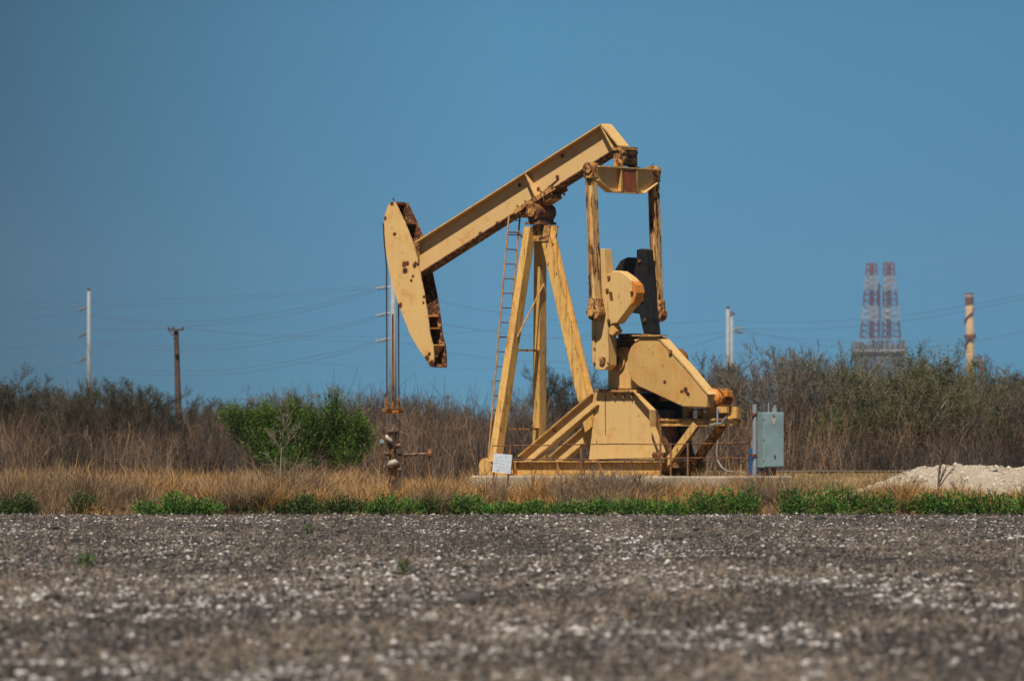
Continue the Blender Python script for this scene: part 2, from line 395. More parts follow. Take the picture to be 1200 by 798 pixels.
d = np.stack([np.cos(an)*np.cos(tl), np.sin(an)*np.cos(tl), np.sin(tl)], -1)
V, Q, k = sticks(P0, P0 + d*L[:, None], np.full(n, 0.0055), np.full(n, 0.004))
tz = fbm(x*0.6+7, y*0.25, 77)[:, None]; sc_ = np.where(rng.random((n, 1)) > 0.15 + 0.9*sstep(0.42, 0.68, tz), [[0.075, 0.064, 0.058]], [[0.27, 0.205, 0.155]]) * rng.uniform(0.6, 1.3, (n, 1))
tag(np_mesh('stalk_litter', V, Q, M['litter'], np.repeat(sc_, k, 0)), 'broken brown cotton stalks littering the dark field', 'stalks', kind='stuff')

# ---------------------------------------------------------------- dry grass
def blades(x, y, z, h, wd, lean, colr, name, mat, parent=None):
    n = len(x); an = rng.uniform(0, 2*np.pi, n); side = np.stack([np.cos(an), np.sin(an), np.zeros(n)], -1)
    an2 = rng.uniform(0, 2*np.pi, n); ld = np.stack([np.cos(an2), np.sin(an2), np.zeros(n)], -1)
    P = np.stack([x, y, z], -1); lv = []
    for t, wk in ((0, 1), (0.4, 0.9), (0.75, 0.6), (1.0, 0.12)):
        c = P + ld*(lean*h*t*t)[:, None]; c[:, 2] += h*t*(1 - 0.35*lean*t)
        lv += [c - side*(wd*wk/2)[:, None], c + side*(wd*wk/2)[:, None]]
    V = np.stack(lv, 1); Q = np.array([(0,1,3,2),(2,3,5,4),(4,5,7,6)])[None] + (np.arange(n)*8)[:, None, None]
    return np_mesh(name, V.reshape(-1, 3), Q.reshape(-1, 4), mat, np.repeat(colr, 8, 0), parent)
def grass_zone(n, y0, y1, hm, seed, name, label, clump=1.0):
    u = rng.random(n)**1.5; y = y0 + (y1-y0)*u; x = rng.uniform(-1, 1, n) * (0.088*y + 6.0)
    d = fbm(x*0.7, y*0.7, seed); keep = rng.random(n) < 0.25 + 1.1*sstep(0.35, 0.65, d)*1.0
    pile_ = (x > 7.6) & (y > 147.8) & (y < 156); road_ = (x > -1) & (y > 166.5) & (y < 182)
    keep &= ~pile_ & ~road_
    x, y, d = x[keep], y[keep], d[keep]
    # tufts: gather the blades round tuft centres
    tx = np.round(x/0.22)*0.22 + 0.1*np.sin(np.round(y/0.22)*3.1); ty = np.round(y/0.22)*0.22
    x = x + (tx - x)*0.5*clump; y = y + (ty-y)*0.5*clump
    h = hm * (0.30 + 1.25*sstep(0.25, 0.75, d)) * rng.uniform(0.45, 1.25, len(x))
    h = np.where((x > 6.0) & (y > 143.5), h*0.55, h); h = np.where((x > -1.2) & (x < 6.2) & (y > 143.5), h*0.95, h); h = np.where((x > -4.2) & (x < -1.5) & (y > 146), h*0.5, h) * (0.55 + 0.9*vnoise(x*1.6, y*1.2, seed+9))
    tone = fbm(x*0.45 + 9, y*0.3, seed+5)[:, None]
    c1, c2, c3 = np.array([[0.52, 0.30, 0.11]]), np.array([[0.38, 0.26, 0.15]]), np.array([[0.13, 0.075, 0.045]])
    c = np.where(tone > 0.47, c1, c2); c = np.where(rng.random((len(x), 1)) < 0.25, c3, c) * rng.uniform(0.55, 1.35, (len(x), 1)) * (0.65 + 0.7*tone)
    gz = ground_z(x, y)
    o = blades(x, y, gz - 0.02, h, rng.uniform(0.008, 0.018, len(x)), rng.uniform(0.1, 1.1, len(x)), c, name, M['grass'])
    return tag(o, label, 'dry grass', kind='stuff')
grass_zone(225000, 141.3, 148.0, 0.50, 31, 'dry_grass', 'straw coloured dry grass in the strip between field and concrete pad')
grass_zone(5000, 140.95, 141.5, 0.18, 43, 'dry_grass', 'short dry straw along the very edge of the field')
grass_zone(125000, 148.0, 235.0, 0.42, 37, 'dry_grass', 'straw coloured dry grass behind the pump up to the thicket')

def bank_grass():
    n = 45000; x = rng.uniform(3.5, 17.5, n); y = rng.uniform(156.5, 167.6, n); d = fbm(x*1.1, y*0.9, 91); k = rng.random(n) < 0.3 + sstep(0.4, 0.65, d); x, y, d = x[k], y[k], d[k]
    h = (0.10 + 0.42*d) * rng.uniform(0.4, 1.2, len(x)); h = np.where(y > 165.5, h*0.45, h)
    c = cvar(rng, [(0.46, 0.29, 0.12), (0.34, 0.24, 0.14), (0.16, 0.10, 0.06), (0.20, 0.19, 0.07)], len(x), 0.6, 1.3)
    tag(blades(x, y, ground_z(x, y)-.02, h, rng.uniform(0.008, 0.018, len(x)), rng.uniform(0.1, 1.0, len(x)), c, 'dry_grass', M['grass']), 'short dry grass on the low bank right of the electrical box', 'dry grass', kind='stuff')

# ---------------------------------------------------------------- woody plants
def grow(seed, stems, h, spread, kids, levels, up=0.35, r0=0.05, base_r=0.1, start=0.25, seg=3, ratio=(0.35, 0.62), wob=0.12, ang=(0.35, 0.95), rmin=0.0045):
    """returns segment arrays and the tip list; everything local to the plant's foot"""
    g = np.random.default_rng(seed)
    P = np.zeros((stems, 3)); a = g.uniform(0, 2*np.pi, stems); rr = g.uniform(0, base_r, stems)
    P[:, 0], P[:, 1] = rr*np.cos(a), rr*np.sin(a)
    t = g.uniform(0.1, 1, stems) * spread
    D = np.stack([np.sin(t)*np.cos(a), np.sin(t)*np.sin(a), np.cos(t)], -1)
    L = h * g.uniform(0.75, 1.05, stems); RR = np.full(stems, r0) * g.uniform(0.6, 1.1, stems)
    S0, S1, A0, A1, tips = [], [], [], [], []
    for lv in range(levels):
        pts = [P]; dd = D.copy(); dirs = [D]; q = P
        for s in range(seg):
            dd = dd + g.normal(0, wob, dd.shape); dd[:, 2] += up*0.3; dd /= np.linalg.norm(dd, axis=1, keepdims=True)
            q2 = q + dd*(L/seg)[:, None]; k0, k1 = 1 - s/seg*0.75, 1 - (s+1)/seg*0.75
            S0.append(q); S1.append(q2); A0.append(RR*k0); A1.append(RR*k1); q = q2; pts.append(q); dirs.append(dd.copy())
        if lv >= levels - 2: tips.append(np.stack([q, dd], 1))
        if lv == levels - 1: break
        n = len(P); kk = kids[lv]; tt = g.uniform(start, 1.0, (n, kk)) * seg
        i = np.minimum(tt.astype(int), seg-1); f = tt - i; PT = np.stack(pts, 1); DT = np.stack(dirs, 1)
        ar = np.arange(n)[:, None]
        NP = PT[ar, i]*(1-f)[..., None] + PT[ar, i+1]*f[..., None]; ND = DT[ar, i+1]
        rnd = g.normal(0, 1, ND.shape); rnd -= ND*np.sum(rnd*ND, -1, keepdims=True); rnd /= np.linalg.norm(rnd, axis=-1, keepdims=True)
        an = g.uniform(ang[0], ang[1], (n, kk, 1)); ND = ND*np.cos(an) + rnd*np.sin(an)
        NL = L[:, None] * g.uniform(ratio[0], ratio[1], (n, kk)) * (1.15 - 0.5*tt/seg)
        NR = RR[:, None] * (1 - tt/seg*0.75) * 0.6
        P, D, L, RR = NP.reshape(-1, 3), ND.reshape(-1, 3), NL.ravel(), np.maximum(NR.ravel(), rmin)
    return np.concatenate(S0), np.concatenate(S1), np.concatenate(A0), np.concatenate(A1), np.concatenate(tips)
def leaves(C, D, size, asp, colr, name, mat, parent=None, g=None):
    g = g or rng; n = len(C)
    r = g.normal(0, 1, (n, 3)); s = np.cross(D, r); s /= np.linalg.norm(s, axis=1, keepdims=True) + 1e-9
    L = (size * g.uniform(0.6, 1.3, n))[:, None]; W = L * asp
    V = np.stack([C, C + D*L*0.5 + s*W*0.5, C + D*L, C + D*L*0.5 - s*W*0.5], 1)
    Q = (np.arange(n)*4)[:, None] + np.arange(4)[None]
    return np_mesh(name, V.reshape(-1, 3), Q, mat, np.repeat(colr, 4, 0), parent)
def cvar(g, cols, n, lo=0.6, hi=1.35):
    cols = np.array(cols); i = g.integers(0, len(cols), n); return cols[i] * g.uniform(lo, hi, (n, 1))

HT = {}
def woody(name, seed, bark, leafcols=None, nleaf=0, lsize=0.07, asp=0.5, lname='crown', splitname='branches', **kw):
    """plant root > trunk (the thick stems), branches (twigs), crown (leaves)"""
    g = np.random.default_rng(seed+99); root = empty(name)
    S0, S1, A0, A1, tips = grow(seed, **kw)
    V, Q, k = sticks(S0, S1, A0, A1); c = cvar(g, bark, len(S0), 0.75, 1.25)
    thick = A0 > kw.get('r0', 0.05)*0.45
    for m_, nm in ((thick, 'trunk'), (~thick, splitname)):
        if m_.sum() == 0: continue
        V, Q, k = sticks(S0[m_], S1[m_], A0[m_], A1[m_]); np_mesh(nm, V, Q, M['twig'], np.repeat(c[m_], k, 0), root)
    if nleaf:
        i = g.integers(0, len(tips), nleaf); C = tips[i, 0] - tips[i, 1]*g.uniform(0, 0.45, (nleaf, 1)) + g.normal(0, 0.05, (nleaf, 3))
        D = tips[i, 1]*0.6 + g.normal(0, 0.6, (nleaf, 3)); D /= np.linalg.norm(D, axis=1, keepdims=True)
        leaves(C, D, lsize, asp, cvar(g, leafcols, nleaf), lname, M['leaf'], root, g)
    HT[root.name] = float(np.percentile(tips[:, 0, 2], 98.5)); return root

bank_grass()
GREY = [(0.15, 0.12, 0.098), (0.21, 0.165, 0.13), (0.10, 0.08, 0.066)]
BROWN = [(0.095, 0.062, 0.048), (0.13, 0.085, 0.062), (0.06, 0.042, 0.034)]
OLIVE = [(0.095, 0.115, 0.026), (0.125, 0.140, 0.032), (0.065, 0.080, 0.022)]
DKGRN = [(0.028, 0.040, 0.016), (0.042, 0.055, 0.020), (0.055, 0.055, 0.025)]
protos = {}; PH = {}
def proto(kind, v):
    key = (kind, v)
    if key in protos: return protos[key]
    if kind == 'bare':      # vase-shaped leafless tree, 5 m
        r = woody('bare_tree', 100+v, GREY, stems=9, h=4.3, spread=0.6, kids=(9, 8, 5), levels=4, r0=0.06, up=0.35, start=0.3, rmin=0.010,
                  leafcols=[(0.09, 0.10, 0.045), (0.12, 0.11, 0.06)], nleaf=4500, lsize=0.055)
    elif kind == 'olive':   # budding tree, haze of small olive leaves
        r = woody('budding_tree', 200+v, GREY, stems=11, h=4.1, spread=0.8, kids=(10, 8, 5), levels=4, r0=0.055, up=0.3, start=0.15, rmin=0.009,
                  leafcols=OLIVE, nleaf=36000, lsize=0.055)
    else:                   # dark leafy scrub tree
        r = woody('scrub_tree', 300+v, BROWN, stems=9, h=4.1, spread=0.65, kids=(9, 8, 5), levels=4, r0=0.06, up=0.3, start=0.2, rmin=0.010,
                  leafcols=DKGRN, nleaf=32000, lsize=0.06)
    protos[key] = r; r['_fresh'] = 1; PH[key] = HT[r.name]; return r
def place(kind, v, px, top, D, label, wide=1.0, rz=None, group=None):
    p = proto(kind, v); o = p if p.get('_fresh') else copy_tree(p)
    if '_fresh' in o: del o['_fresh']
    x = (px-600)/F*D; z = float(ground_z(x, D)); hgt = H + (HY-top)/F*D - z; s = hgt/PH[(kind, v)]
    o.location = (x, D, z-0.03); o.scale = (s*wide, s*wide, s); o.rotation_euler = (0, 0, R.uniform(0, 6.28) if rz is None else rz)
    return tag(o, label, 'tree', group)

TREES = [
 # kind, variant, px, top y, depth, label, wide
 ('scrub', 0, 8, 436, 300, 'tall dark leafy scrub tree at the left edge of the photo', 1.0),
 ('scrub', 1, 45, 452, 305, 'rounded dark leafy tree just left of the tall white steel pole', 1.1),
 ('bare', 0, 84, 444, 300, 'thin dark bare tree directly left of the foot of the white steel pole', 0.7),
 ('scrub', 0, 103, 452, 292, 'dark green tree in front of the foot of the white steel pole', 0.8),
 ('scrub', 1, 128, 441, 298, 'tallest loose dark tree just right of the white steel pole', 0.8),
 ('scrub', 0, 160, 452, 304, 'loose dark tree midway between the white steel pole and the wooden pole', 1.0),
 ('scrub', 1, 188, 450, 300, 'dark sparse tree close left of the wooden pole', 0.95),
 ('bare', 1, 235, 468, 290, 'low bare tree right of the wooden pole', 1.0),
 ('bare', 0, 268, 464, 296, 'bare grey tree behind the left end of the green shrub', 0.9),
 ('bare', 1, 322, 452, 288, 'bare tree rising above the middle of the green shrub', 0.8),
 ('bare', 0, 358, 451, 284, 'bare grey tree above the right half of the green shrub', 0.9),
 ('bare', 1, 412, 452, 290, 'bare brown tree close left of the pump cables', 1.0),
 ('bare', 0, 478, 456, 286, 'bare brown tree just right of the pump cables', 1.0),
 ('bare', 1, 515, 461, 296, 'bare brown tree by the small distant mast', 1.0),
 ('bare', 0, 556, 476, 292, 'low bare tree left of the yellow ladder', 1.0),
 ('bare', 1, 612, 446, 280, 'dark bare tree seen between the two front legs of the pump', 0.7),
 ('scrub', 1, 652, 428, 285, 'green leafy tree seen between the rear leg and the middle leg of the pump', 0.75),
 ('scrub', 0, 706, 440, 290, 'dark leafy tree showing below the yellow crank', 0.8),
 ('scrub', 0, 828, 424, 300, 'dark leafy tree just left of the pair of steel poles', 0.8),
 ('bare', 1, 858, 428, 290, 'dark bare tree at the foot of the pair of steel poles', 0.8),
 ('bare', 0, 890, 408, 282, 'tall bare tree behind the grey electrical box', 0.9),
 ('bare', 1, 926, 402, 278, 'tall spreading bare grey tree right of the electrical box', 1.1),
 ('bare', 0, 966, 400, 286, 'upright bare tree left of the twin lattice towers', 0.9),
 ('olive', 1, 1000, 424, 284, 'pale green budding tree left below the twin lattice towers', 0.9),
 ('olive', 0, 1040, 412, 276, 'broad olive green tree below the twin lattice towers', 1.25),
 ('olive', 1, 1082, 414, 280, 'broad olive green tree right below the twin lattice towers', 1.1),
 ('scrub', 1, 1112, 424, 292, 'dark leafy tree just left of the striped chimney', 0.9),
 ('olive', 0, 1140, 430, 284, 'green tree in front of the foot of the striped chimney', 0.9),
 ('scrub', 0, 1168, 427, 290, 'dark leafy tree right of the striped chimney', 1.0),
 ('bare', 1, 1192, 424, 284, 'bare topped tree at the right edge of the photo', 1.0),
]
for k_, v_, px, top, D, lab, wd in TREES: place(k_, v_, px, top + 4, D - (42 if px > 840 else 30 if px < 230 else 10), lab, wd*1.1)

# the thicket: uncountable bare canes and brush
def thicket(n, y0, y1, hfun, seed, name, label, cols, side=4, wmul=1.0, lx=(-1, 1), clump=False):
    g = np.random.default_rng(seed)
    y = g.uniform(y0, y1, n); x = g.uniform(lx[0], lx[1], n) * (0.0815*y + 14)
    px = 600 + x/y*F; tn = fbm(x*0.45, y*0.12, seed+2)
    if clump: kk_ = g.random(n) < sstep(0.42, 0.62, tn) + 0.06; x, y, px, tn = x[kk_], y[kk_], px[kk_], tn[kk_]; n = len(x)
    h = hfun(px, y) * g.uniform(0.45, 1.12, n) * (0.62 + 0.66*fbm(x*0.5, y*0.2, seed))
    P = np.stack([x, y, ground_z(x, y) - 0.05], -1); a = g.uniform(0, 2*np.pi, n); t = g.uniform(0, 0.42, n)
    d = np.stack([np.sin(t)*np.cos(a), np.sin(t)*np.sin(a), np.cos(t)], -1)
    S0, S1, A0, A1 = [], [], [], []; q, dd = P, d; c = cvar(g, cols, n, 0.6, 1.4) * (0.55 + 0.9*sstep(0.3, 0.7, tn))[:, None]; CC = []
    r = g.uniform(0.008, 0.02, n) * wmul; nodes_ = [q]
    for s in range(4):
        dd = dd + g.normal(0, 0.10, dd.shape); dd /= np.linalg.norm(dd, axis=1, keepdims=True)
        q2 = q + dd*(h/4)[:, None]; S0.append(q); S1.append(q2); A0.append(r*(1-s*0.2)); A1.append(r*(1-(s+1)*0.2)); CC.append(c); q = q2; nodes_.append(q)
    NT = np.stack(nodes_, 1)
    for k in range(side):
        tt = g.uniform(0.8, 4, n); i = np.minimum(tt.astype(int), 3); f = (tt-i)[:, None]; ar = np.arange(n)
        b = NT[ar, i]*(1-f) + NT[ar, i+1]*f
        e = dd + g.normal(0, 0.5, dd.shape); e /= np.linalg.norm(e, axis=1, keepdims=True)
        L = h*g.uniform(0.12, 0.36, n); m_ = b + e*(L*0.5)[:, None]; e2 = e + g.normal(0, 0.25, e.shape); e2[:, 2] += 0.2
        S0 += [b, m_]; S1 += [m_, m_ + e2*(L*0.5)[:, None]]; A0 += [r*0.5, r*0.4]; A1 += [r*0.4, r*0.25]; CC += [c, c]
    V, Q, kk = sticks(np.concatenate(S0), np.concatenate(S1), np.concatenate(A0), np.concatenate(A1))
    o = np_mesh(name, V, Q, M['twig'], np.repeat(np.concatenate(CC), kk, 0)); return tag(o, label, 'thicket', kind='stuff')
THC = [(0.055, 0.033, 0.026), (0.080, 0.050, 0.037), (0.036, 0.023, 0.020), (0.15, 0.095, 0.062), (0.050, 0.037, 0.033)]
def hf(px, y):   # skyline of the brush in metres above its ground
    top = np.interp(px, [-100, 0, 90, 200, 240, 300, 430, 520, 560, 600, 700, 800, 860, 930, 1000, 1100, 1300],
                        [486, 484, 488, 490, 492, 484, 468, 470, 486, 488, 482, 474, 468, 464, 466, 470, 466])
    return (HY-top)/F*y + H - 0.3
thicket(15500, 228, 300, hf, 61, 'brush_thicket', 'dense brown leafless brush filling the ground behind the pump', THC)
thicket(8500, 222, 234, lambda p, y: hf(p, y)*0.86, 67, 'cane_thicket', 'pale dry canes along the near edge of the brush', [(0.19, 0.12, 0.07), (0.115, 0.073, 0.048), (0.055, 0.036, 0.028)], side=3, clump=True)
thicket(7000, 224, 230, lambda p, y: 1.5 + 0*p, 69, 'tangled_brush', 'low grey tangle of dead stems at the foot of the brush', [(0.115, 0.09, 0.07), (0.06, 0.045, 0.037), (0.04, 0.03, 0.026)], side=5)
thicket(7000, 300, 420, lambda p, y: 3.0 + 0*p, 71, 'far_brush', 'dark far brush behind the leafless thicket', [(0.07, 0.065, 0.05), (0.09, 0.075, 0.06)], wmul=2.2)

# leafy lumps (green shrub, field-edge weeds)
def lump(name, blobs_, sprigs, per, lsize, asp, cols, seed, upb=0.6, sl=(0.15, 0.4), twigc=BROWN, stems_=14, lname='foliage'):
    """plant made of sprigs spread through ellipsoid lumps (cx,cy,cz,rx,ry,rz), local coords"""
    g = np.random.default_rng(seed); root = empty(name); B = np.array(blobs_)
    vol = B[:, 3]*B[:, 5]; i = g.choice(len(B), sprigs, p=vol/vol.sum())
    u = g.normal(0, 1, (sprigs, 3)); u /= np.linalg.norm(u, axis=1, keepdims=True); rr = g.random((sprigs, 1))**0.45
    P = B[i, :3] + u*rr*B[i, 3:]; P[:, 2] = np.abs(P[:, 2])
    D = u*0.6 + g.normal(0, 0.35, (sprigs, 3)); D[:, 2] += upb; D /= np.linalg.norm(D, axis=1, keepdims=True)
    L = g.uniform(sl[0], sl[1], sprigs)[:, None]
    tone = g.uniform(0.45, 1.5, (sprigs, 1)) * (0.5 + fbm(P[:, 0]*2.2 + seed, P[:, 2]*2.0 + P[:, 1], 5))[:, None] * cvar(g, cols, sprigs, 0.9, 1.1)
    t = g.random((sprigs, per, 1)); C = P[:, None] + D[:, None]*L[:, None]*t
    LD = D[:, None]*0.9 + g.normal(0, 0.5, (sprigs, per, 3)); LD /= np.linalg.norm(LD, axis=-1, keepdims=True)
    cc = np.repeat(tone[:, None], per, 1) * g.uniform(0.75, 1.25, (sprigs, per, 1))
    leaves(C.reshape(-1, 3), LD.reshape(-1, 3), lsize, asp, cc.reshape(-1, 3), lname, M['leaf'], root, g)
    # stems from the foot up into the lumps
    j = g.integers(0, sprigs, max(stems_, 4)*6); tips = P[j]; foot = np.zeros_like(tips); foot[:, :2] = tips[:, :2]*0.12
    mid = (foot + tips)/2 + g.normal(0, 0.06, tips.shape)*np.abs(tips[:, 2:3]); mid[:, 2] = np.maximum(mid[:, 2], 0.02)
    rad = 0.004 + 0.010*tips[:, 2].clip(0, 2)/2
    V, Q, k = sticks(np.concatenate([foot, mid]), np.concatenate([mid, tips]), np.concatenate([rad*1.6, rad]), np.concatenate([rad, rad*0.4]))
    np_mesh('stems', V, Q, M['twig'], np.repeat(cvar(g, twigc, 2*len(j)), k, 0), root)
    return root
GREEN = [(0.075, 0.165, 0.018), (0.110, 0.205, 0.020), (0.042, 0.085, 0.018), (0.07, 0.085, 0.025)]
D = 176.0; gx = (330-600)/F*D
def px_blob(px, py, rx, ry, cx, D, ry_m=None, gz=0.3):
    x = (px-cx)/F*D; z = H + (HY-py)/F*D - gz; r = rx/F*D; return (x, R.uniform(-0.25, 0.25), z, r, ry_m or r*0.9, ry/F*D)
bl = [px_blob(*q, 335, D) for q in ((288,500,22,17),(307,515,30,22),(273,494,14,11),(328,500,22,17),(344,488,10,17),(352,515,30,26),(391,487,9,22),
      (380,512,22,22),(412,503,16,17),(426,520,9,20),(402,532,24,22),(345,542,26,15),(318,537,20,14),(310,489,8,12),(364,495,7,14))]
sh = lump('green_shrub', bl, 5200, 14, 0.072, 0.25, GREEN, 401, 1.2, (0.14, 0.5))
sh.location = ((335-600)/F*D, D, 0.3); tag(sh, 'big dense bright green shrub left of the pump, against the brown brush', 'shrub')

def shrub_bare(name, px, base, top, D, label, seed, wide=1.0, cols=GREY, cat='shrub', **kw):
    a = dict(stems=5, h=1.0, spread=0.6, kids=(6, 4, 3), levels=4, r0=0.018, up=0.3, base_r=0.05); a.update(kw)
    o = woody(name, seed, cols, **a); x = (px-600)/F*D; z = float(ground_z(x, D)); hg = H + (HY-top)/F*D - z
    o.location = (x, D, z); s = hg/HT[o.name]; o.scale = (s*wide, s*wide, s); return tag(o, label, cat)
PALE = [(0.20, 0.16, 0.125), (0.15, 0.12, 0.095)]
shrub_bare('bare_shrub', 327, 560, 470, 170, 'pale leafless twiggy shrub standing in front of the green shrub', 511, 0.85, PALE, stems=1, r0=0.022, spread=0.1, kids=(15, 5, 3), start=0.12, ang=(0.5, 1.0), ratio=(0.35, 0.6), wob=.06)
shrub_bare('bare_sapling', 1093, 600, 508, 143.2, 'thin dark bare sapling in front of the pale gravel pile', 523, 0.75, BROWN, stems=1, spread=0.05, kids=(7, 3, 2), r0=0.035, start=0.3)
shrub_bare('twiggy_weed', 712, 590, 545, 144.5, 'wide tangle of grey leafless twigs in front of the yellow pump base', 531, 1.5, PALE, stems=16, spread=1.0, r0=0.012)
shrub_bare('twiggy_weed', 668, 590, 553, 144.2, 'smaller tangle of grey twigs left of the wide tangle before the pump base', 533, 1.2, PALE, stems=12, spread=0.9, r0=0.012)
shrub_bare('twiggy_weed', 752, 592, 555, 144.0, 'low brown twigs right of the wide tangle before the pump base', 535, 1.2, BROWN, stems=12, spread=0.9, r0=0.012)
shrub_bare('twiggy_weed', 884, 600, 562, 142.8, 'grey brown bushy weed at the foot of the electrical box post', 537, 1.0, GREY, stems=22, spread=0.8, r0=0.012, kids=(7, 5, 3))
shrub_bare('twiggy_weed', 462, 600, 548, 144.0, 'thin dark twiggy weed below the wellhead', 539, 0.6, BROWN, stems=6, spread=0.5, r0=0.012)
shrub_bare('twiggy_weed', 1128, 592, 552, 144.6, 'sparse brown weed right of the sapling, in front of the gravel pile', 541, 0.9, BROWN, stems=5, spread=0.7, r0=0.012)
shrub_bare('twiggy_weed', 590, 590, 560, 144.6, 'sparse twigs in front of the left end of the concrete pad', 543, 1.2, PALE, stems=8, spread=0.8, r0=0.010)
shrub_bare('twiggy_weed', 1068, 592, 556, 144.9, 'sparse brown weed left of the sapling, in front of the gravel pile', 545, 0.9, BROWN, stems=5, spread=0.7, r0=0.012)

WEED = [(0.070, 0.175, 0.024), (0.105, 0.215, 0.030), (0.045, 0.110, 0.020), (0.12, 0.18, 0.04)]
WDARK = [(0.045, 0.085, 0.020), (0.065, 0.11, 0.026), (0.08, 0.09, 0.03)]
weeds = [ # px0, px1, top, D, palette, label
 (4, 34, 578, 140.9, WDARK, 'dark green upright weed clump at the left end of the field edge'),
 (88, 114, 579, 141.2, WDARK, 'small dark weed clump left of the long bright green weed bank'),
 (160, 255, 588, 141.0, WEED, 'long bright green weed bank at the field edge on the left'),
 (250, 330, 581, 141.5, WEED, 'green weed bank below the large green shrub'),
 (325, 372, 582, 141.1, WDARK, 'dark olive weed clump below the right half of the green shrub'),
 (368, 425, 586, 141.0, WDARK, 'dull green weed clump between the green shrub and the wellhead'),
 (432, 508, 585, 141.0, WEED, 'green weed bank at the field edge below the wellhead'),
 (528, 562, 579, 141.2, WEED, 'tall rounded bright green weed left of the pump base'),
 (556, 690, 591, 141.0, WEED, 'low thin green weed bank below the left half of the pump base'),
 (690, 796, 583, 141.0, WEED, 'bright green weed bank below the right half of the pump base'),
 (810, 888, 575, 140.9, WEED, 'tall bright green weed clump left of the electrical box post'),
 (914, 1042, 572, 140.8, WEED, 'largest bright green weed bank, right of the electrical box'),
 (1062, 1112, 582, 141.1, WEED, 'green weed clump at the foot of the bare sapling'),
 (1110, 1215, 574, 140.8, WEED, 'long green weed bank at the right edge of the photo'),
 (196, 222, 578, 142.6, WEED, 'small fresh green weed in the dry grass behind the left weed bank'),
]
for i, (a, b, top, D, pal, lab) in enumerate(weeds):
    D += 0.15
    cx = (a+b)/2; gz = float(ground_z((cx-600)/F*D, D)); hh = (H + (HY-top)/F*D - gz)*0.9; wm = (b-a)/F*D; nb = max(2, int(wm/0.28))
    bls = [(-wm/2 + wm*(k+0.5)/nb + R.uniform(-.08, .08), R.uniform(-0.2, 0.25), hh*R.uniform(0.2, 0.5), wm/nb*0.85, 0.28, hh*R.uniform(0.35, 0.85)) for k in range(nb)]
    o = lump('weed_clump', bls, int(470*wm)+220, 12, 0.042, 0.55, pal, 600+i, 0.7, (0.06, 0.24), stems_=10, twigc=OLIVE)
    o.location = ((cx-600)/F*D, D, gz - 0.02); tag(o, lab, 'weeds')
for (px, py, lab, s_) in ((100, 668, 'small green weed alone in the field on the left', 1.0), (361, 627, 'tiny green seedling in the field below the dark olive weeds', 0.75), (473, 676, 'low green seedling in the middle of the field', 0.7)):
    D = F*(H-0.02)/(py-HY)
    o = lump('field_weed', [(0, 0, 0.08*s_, 0.09*s_, 0.09*s_, 0.09*s_)], 30, 7, 0.05*s_, 0.4, WDARK, 700+px, 0.8, (0.05, 0.12), stems_=4, twigc=OLIVE)
    o.location = ((px-600)/F*D, D, 0.03); tag(o, lab, 'weed')
# yucca / palm-like pale plant in the brush right of the box
D = 232; o = lump('spiky_plant', [(0, 0, 0.9, .25, .25, .5), (0.4, 0, 1.5, .3, .3, .35), (-0.35, 0, 1.2, .2, .2, .3)], 60, 26, 0.34, 0.10, [(0.16, 0.19, 0.05), (0.10, 0.13, 0.035)], 811, 0.4, (0.02, 0.1), stems_=5)
o.location = ((962-600)/F*D, D, 0.8); tag(o, 'yellow green spiky plant in the brush right of the electrical box', 'plant')

# ---------------------------------------------------------------- gravel pile
def pile():
    nx, ny = 260, 70; X, Y = np.meshgrid(np.linspace(-3.2, 3.6, nx), np.linspace(-1.7, 1.7, ny))
    prof = np.interp(X, [-3.2, -2.6, -1.8, -1.1, -0.3, 0.5, 1.2, 1.8, 2.6, 3.6], [0, 0.30, 0.58, 0.64, 0.60, 0.68, 0.74, 0.70, 0.62, 0.0])
    Z = prof * np.clip(1 - (np.abs(Y)/1.65)**1.7, 0, 1) + 0.20*(fbm(X*1.6+5, Y*1.6, 51)-0.5)*np.minimum(prof*3, 1) + 0.09*(fbm(X*9, Y*9, 55, 3)-0.5)*np.minimum(prof*4, 1)
    Z -= 0.06*(prof < 0.02); V = np.stack([X, Y, Z], -1).reshape(-1, 3)
    i = np.arange(nx-1)[None] + nx*np.arange(ny-1)[:, None]; Q = np.stack([i, i+1, i+1+nx, i+nx], -1).reshape(-1, 4)
    o = np_mesh('gravel_pile', V, Q, M['rubble']); D = 152.5; o.location = ((1200-600)/F*D, D, 0.33); o.scale = (1.36, 1.0, 1.18)
    tag(o, 'long low pile of pale limestone gravel behind the weeds on the right', 'gravel pile')
    n = 1500; x = rng.uniform(-2.9, 3.3, n); y = rng.uniform(-1.5, 0.6, n)
    ix = ((x+3.2)/6.8*(nx-1)).astype(int); iy = ((y+1.7)/3.4*(ny-1)).astype(int); z = Z[iy, ix]; s = rng.gamma(2, 0.012, n)+0.012
    c = np.array([[0.50, 0.44, 0.36]])*rng.uniform(0.55, 1.25, (n, 1))
    k = blobs(np.stack([x, y, z], -1), s, c, 'stones', M['cotton']); k.parent = o; tag(k, kind='stuff')
pile()

